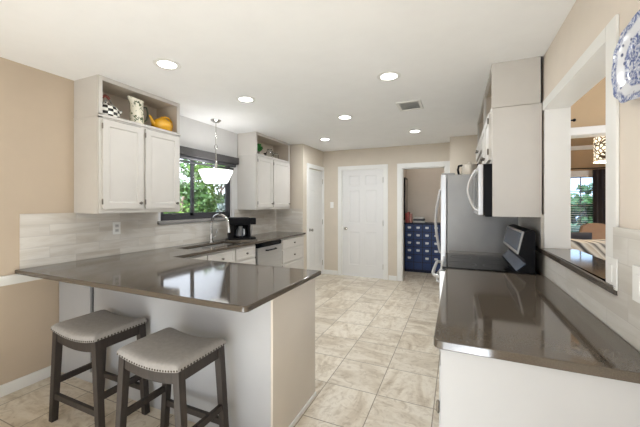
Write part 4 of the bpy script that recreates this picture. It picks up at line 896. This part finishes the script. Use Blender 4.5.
# sofa seen over the ledge, with striped throw
M_sofa = plain('taupe_upholstery', srgb(170, 158, 146), 0.9, var=0.06, bmp=0.2)
t = thing('sofa', 'taupe sofa seen through the pass-through, its back draped with a throw', 'sofa', (1.6, 5.050, 0))
sx0, sx1 = 1.02, 2.95
bx(sx0, sx1, 4.670, 5.550, 0.10, 0.42, bev=0.03).build('base', M_sofa, t)
bx(sx0, sx1, 4.670, 4.930, 0.40, 0.90, bev=0.07, seg=4).build('backrest', M_sofa, t)
for x in (sx0, sx1 - 0.2): bx(x, x + 0.2, 4.710, 5.550, 0.40, 0.66, bev=0.05, seg=4).build('arm', M_sofa, t)
for k in range(2): bx(sx0 + 0.21 + 0.745 * k, sx0 + 0.945 + 0.745 * k, 4.930, 5.550, 0.42, 0.56, bev=0.04, seg=3).build('seat_cushion', M_sofa, t)
for x in (sx0 + 0.08, sx1 - 0.08):
    for y in (4.750, 5.470): bx(x - 0.025, x + 0.025, y - 0.025, y + 0.025, 0.0, 0.11).build('leg', M_stoolwood, t)
def stripes():
    m, nt, b = nodes_of('striped_throw_weave'); v = coords(nt); w_ = nt.nodes.new('ShaderNodeTexWave'); w_.bands_direction = 'DIAGONAL'; w_.inputs['Scale'].default_value = 1.5; w_.inputs['Distortion'].default_value = 0.0
    mp = nt.nodes.new('ShaderNodeMapping'); mp.inputs['Rotation'].default_value = (0, 0, 0.12); nt.links.new(v, mp.inputs[0]); nt.links.new(mp.outputs[0], w_.inputs[0])
    c = ramp(nt, w_.outputs[0], [(0.0, srgb(62, 58, 56)), (0.12, srgb(200, 194, 182)), (0.5, srgb(176, 164, 146)), (0.62, srgb(208, 201, 188)), (0.9, srgb(92, 86, 80)), (1.0, srgb(204, 196, 182))])
    nt.links.new(c, b.inputs['Base Color']); b.inputs['Roughness'].default_value = 0.95; return m
def thr(u_, v_):
    x = 1.22 + 0.72 * u_; s = v_ * 1.25
    if s < 0.42: y, z = 4.656, 0.50 + s
    elif s < 0.80:
        a = (s - 0.42) / 0.38 * PI; y, z = 4.800 - 0.144 * math.cos(a), 0.92 + 0.03 * math.sin(a)
    else: y, z = 4.944 + 0.02, 0.92 - (s - 0.80)
    return (x, y + 0.004 * math.sin(u_ * 30), z + 0.006 * math.sin(u_ * 9 + v_ * 4))
m = MB().grid(thr, 40, 50); bmesh.ops.recalc_face_normals(m.bm, faces=m.bm.faces); bmesh.ops.solidify(m.bm, geom=list(m.bm.faces), thickness=-0.006)
solo(m, 'throw_blanket', stripes(), 'striped brown and cream throw over the sofa back', 'blanket', (1.58, 4.800, 0.5), smooth=60)
t2 = MB().grid(lambda a, b: (1.40 + 0.20 * (2 * a - 1) * 1.0, 5.110 + 0.055 * ((1 - (2 * a - 1) ** 4) * (1 - (2 * b - 1) ** 4)) ** 0.5, 0.80 + 0.22 * (2 * b - 1)), 16, 16)
t2.grid(lambda a, b: (1.40 + 0.20 * (2 * a - 1) * 1.0, 5.110 - 0.055 * ((1 - (2 * a - 1) ** 4) * (1 - (2 * b - 1) ** 4)) ** 0.5, 0.80 + 0.22 * (2 * b - 1)), 16, 16)
bmesh.ops.remove_doubles(t2.bm, verts=t2.bm.verts, dist=1e-4); bmesh.ops.recalc_face_normals(t2.bm, faces=t2.bm.faces)
solo(t2, 'cushion', plain('charcoal_cushion', srgb(48, 48, 54), 0.9), 'dark charcoal cushion propped up on the sofa', 'cushion', (1.40, 5.110, 0.58), smooth=60)
# upholstered chair
M_arm = plain('brown_upholstery', srgb(140, 116, 98), 0.85, var=0.08, bmp=0.15)
ax_, ay_ = 2.31, 7.45
t = thing('upholstered_chair', 'brown high-backed upholstered chair in front of the far living room window', 'chair', (ax_, ay_, 0))
MB().prism([(ax_ - 0.225, 0.40), (ax_ + 0.225, 0.40), (ax_ + 0.225, 0.90), (ax_ + 0.20, 0.99), (ax_ + 0.12, 1.035), (ax_, 1.05), (ax_ - 0.12, 1.035), (ax_ - 0.20, 0.99), (ax_ - 0.225, 0.90)], 'y', ay_ - 0.26, ay_ - 0.16, bev=0.02, seg=3).build('backrest', M_arm, t)
bx(ax_ - 0.235, ax_ + 0.235, ay_ - 0.16, ay_ + 0.28, 0.36, 0.49, bev=0.03, seg=3).build('seat', M_arm, t)
for sx in (-1, 1):
    for sy in (-0.22, 0.24): bx(ax_ + sx * 0.20 - 0.02, ax_ + sx * 0.20 + 0.02, ay_ + sy - 0.02, ay_ + sy + 0.02, 0.0, 0.37).build('leg', M_stoolwood, t)
t = thing('side_table', 'white round side table between sofa and brown chair', 'table', (2.10, 6.5, 0))
MB().lathe([(0.001, 0.72), (0.36, 0.72), (0.365, 0.74), (0.36, 0.755), (0.001, 0.755)], (2.10, 6.5, 0), 36).build('tabletop', M_trim, t)
MB().lathe([(0.001, 0), (0.2, 0), (0.2, 0.015), (0.04, 0.04), (0.03, 0.1), (0.03, 0.68), (0.06, 0.72), (0.001, 0.72)], (2.10, 6.5, 0), 24).build('pedestal', M_trim, t)

# ------------------------------------------------------------------ garden outside the windows
struct('ground', bx(-40, -3.25, -10, 40, -0.35, -0.25), M_lawn)
struct('ground_far', bx(-3.25, 12, 8.7, 40, -0.35, -0.25), M_lawn)
def tree(x, y, h, r, label, mat, seed, n=2600, ls=0.2, name='garden_tree', low=0.35):
    rnd = random.Random(seed); t = thing(name, label, 'tree', (x, y, -0.25), 'trees in the garden')
    tr = MB().tube([(x, y, -0.25), (x + rnd.uniform(-.1, .1), y, h * 0.3), (x + rnd.uniform(-.3, .3), y + rnd.uniform(-.2, .2), h * 0.75)], [0.13, 0.10, 0.04], 10)
    fo = MB()
    for k in range(9):
        a = rnd.uniform(0, 6.28); zz = h * rnd.uniform(low, 0.95); rr = r * rnd.uniform(0.35, 0.8)
        c = (x + rr * math.cos(a), y + rr * math.sin(a), zz)
        tr.tube([(x, y, zz * 0.65), ((x + c[0]) / 2, (y + c[1]) / 2, zz * 0.9), c], [0.045, 0.03, 0.012], 6)
        leaves(fo, c, n // 9, r * 0.55, r * 0.55, h * 0.16, ls, seed * 31 + k)
    tr.build('trunk', M_bark, t); fo.build('foliage', mat, t)
tree(-11.2, 10.3, 3.1, 1.5, 'bright green tree outside the kitchen window, seen in the left pane', M_leafa, 11, 3000, 0.2, low=0.15)
tree(-8.4, 12.4, 3.0, 1.4, 'pale green tree outside the kitchen window, seen in the right pane', M_leafa, 23, 2600, 0.2, low=0.15)
tree(-15.5, 17.5, 4.4, 3.0, 'darker green tree farthest behind the kitchen window', M_leafb, 5, 3000, 0.4, low=0.15)
tree(-7.6, 6.9, 2.15, 0.9, 'deep green small tree behind the left pane of the kitchen window', M_leafb, 8, 1800, 0.15, low=0.2)
def shrub(x, y, h, r, label, mat, seed):
    t = thing('shrub', label, 'shrub', (x, y, -0.25)); 
    MB().tube([(x, y, -0.25), (x, y, h * 0.6)], [0.04, 0.015], 8).build('stem', M_bark, t)
    fo = MB()
    for k in range(5): leaves(fo, (x + r * 0.4 * math.cos(k * 1.3), y + r * 0.4 * math.sin(k * 1.3), h * (0.3 + 0.12 * k)), 380, r * 0.7, r * 0.7, h * 0.28, 0.13, seed + k)
    fo.build('foliage', mat, t)
shrub(-5.6, 7.3, 1.75, 0.7, 'grey-green shrub low in the right pane of the kitchen window', M_leafc, 41)
shrub(-5.3, 4.75, 1.35, 0.5, 'green shrub low in the left pane of the kitchen window', M_leafa, 57)
tree(7.2, 24.0, 2.6, 2.6, 'green tree outside the far living room window', M_leafb, 77, 1600, 0.4, low=0.1)
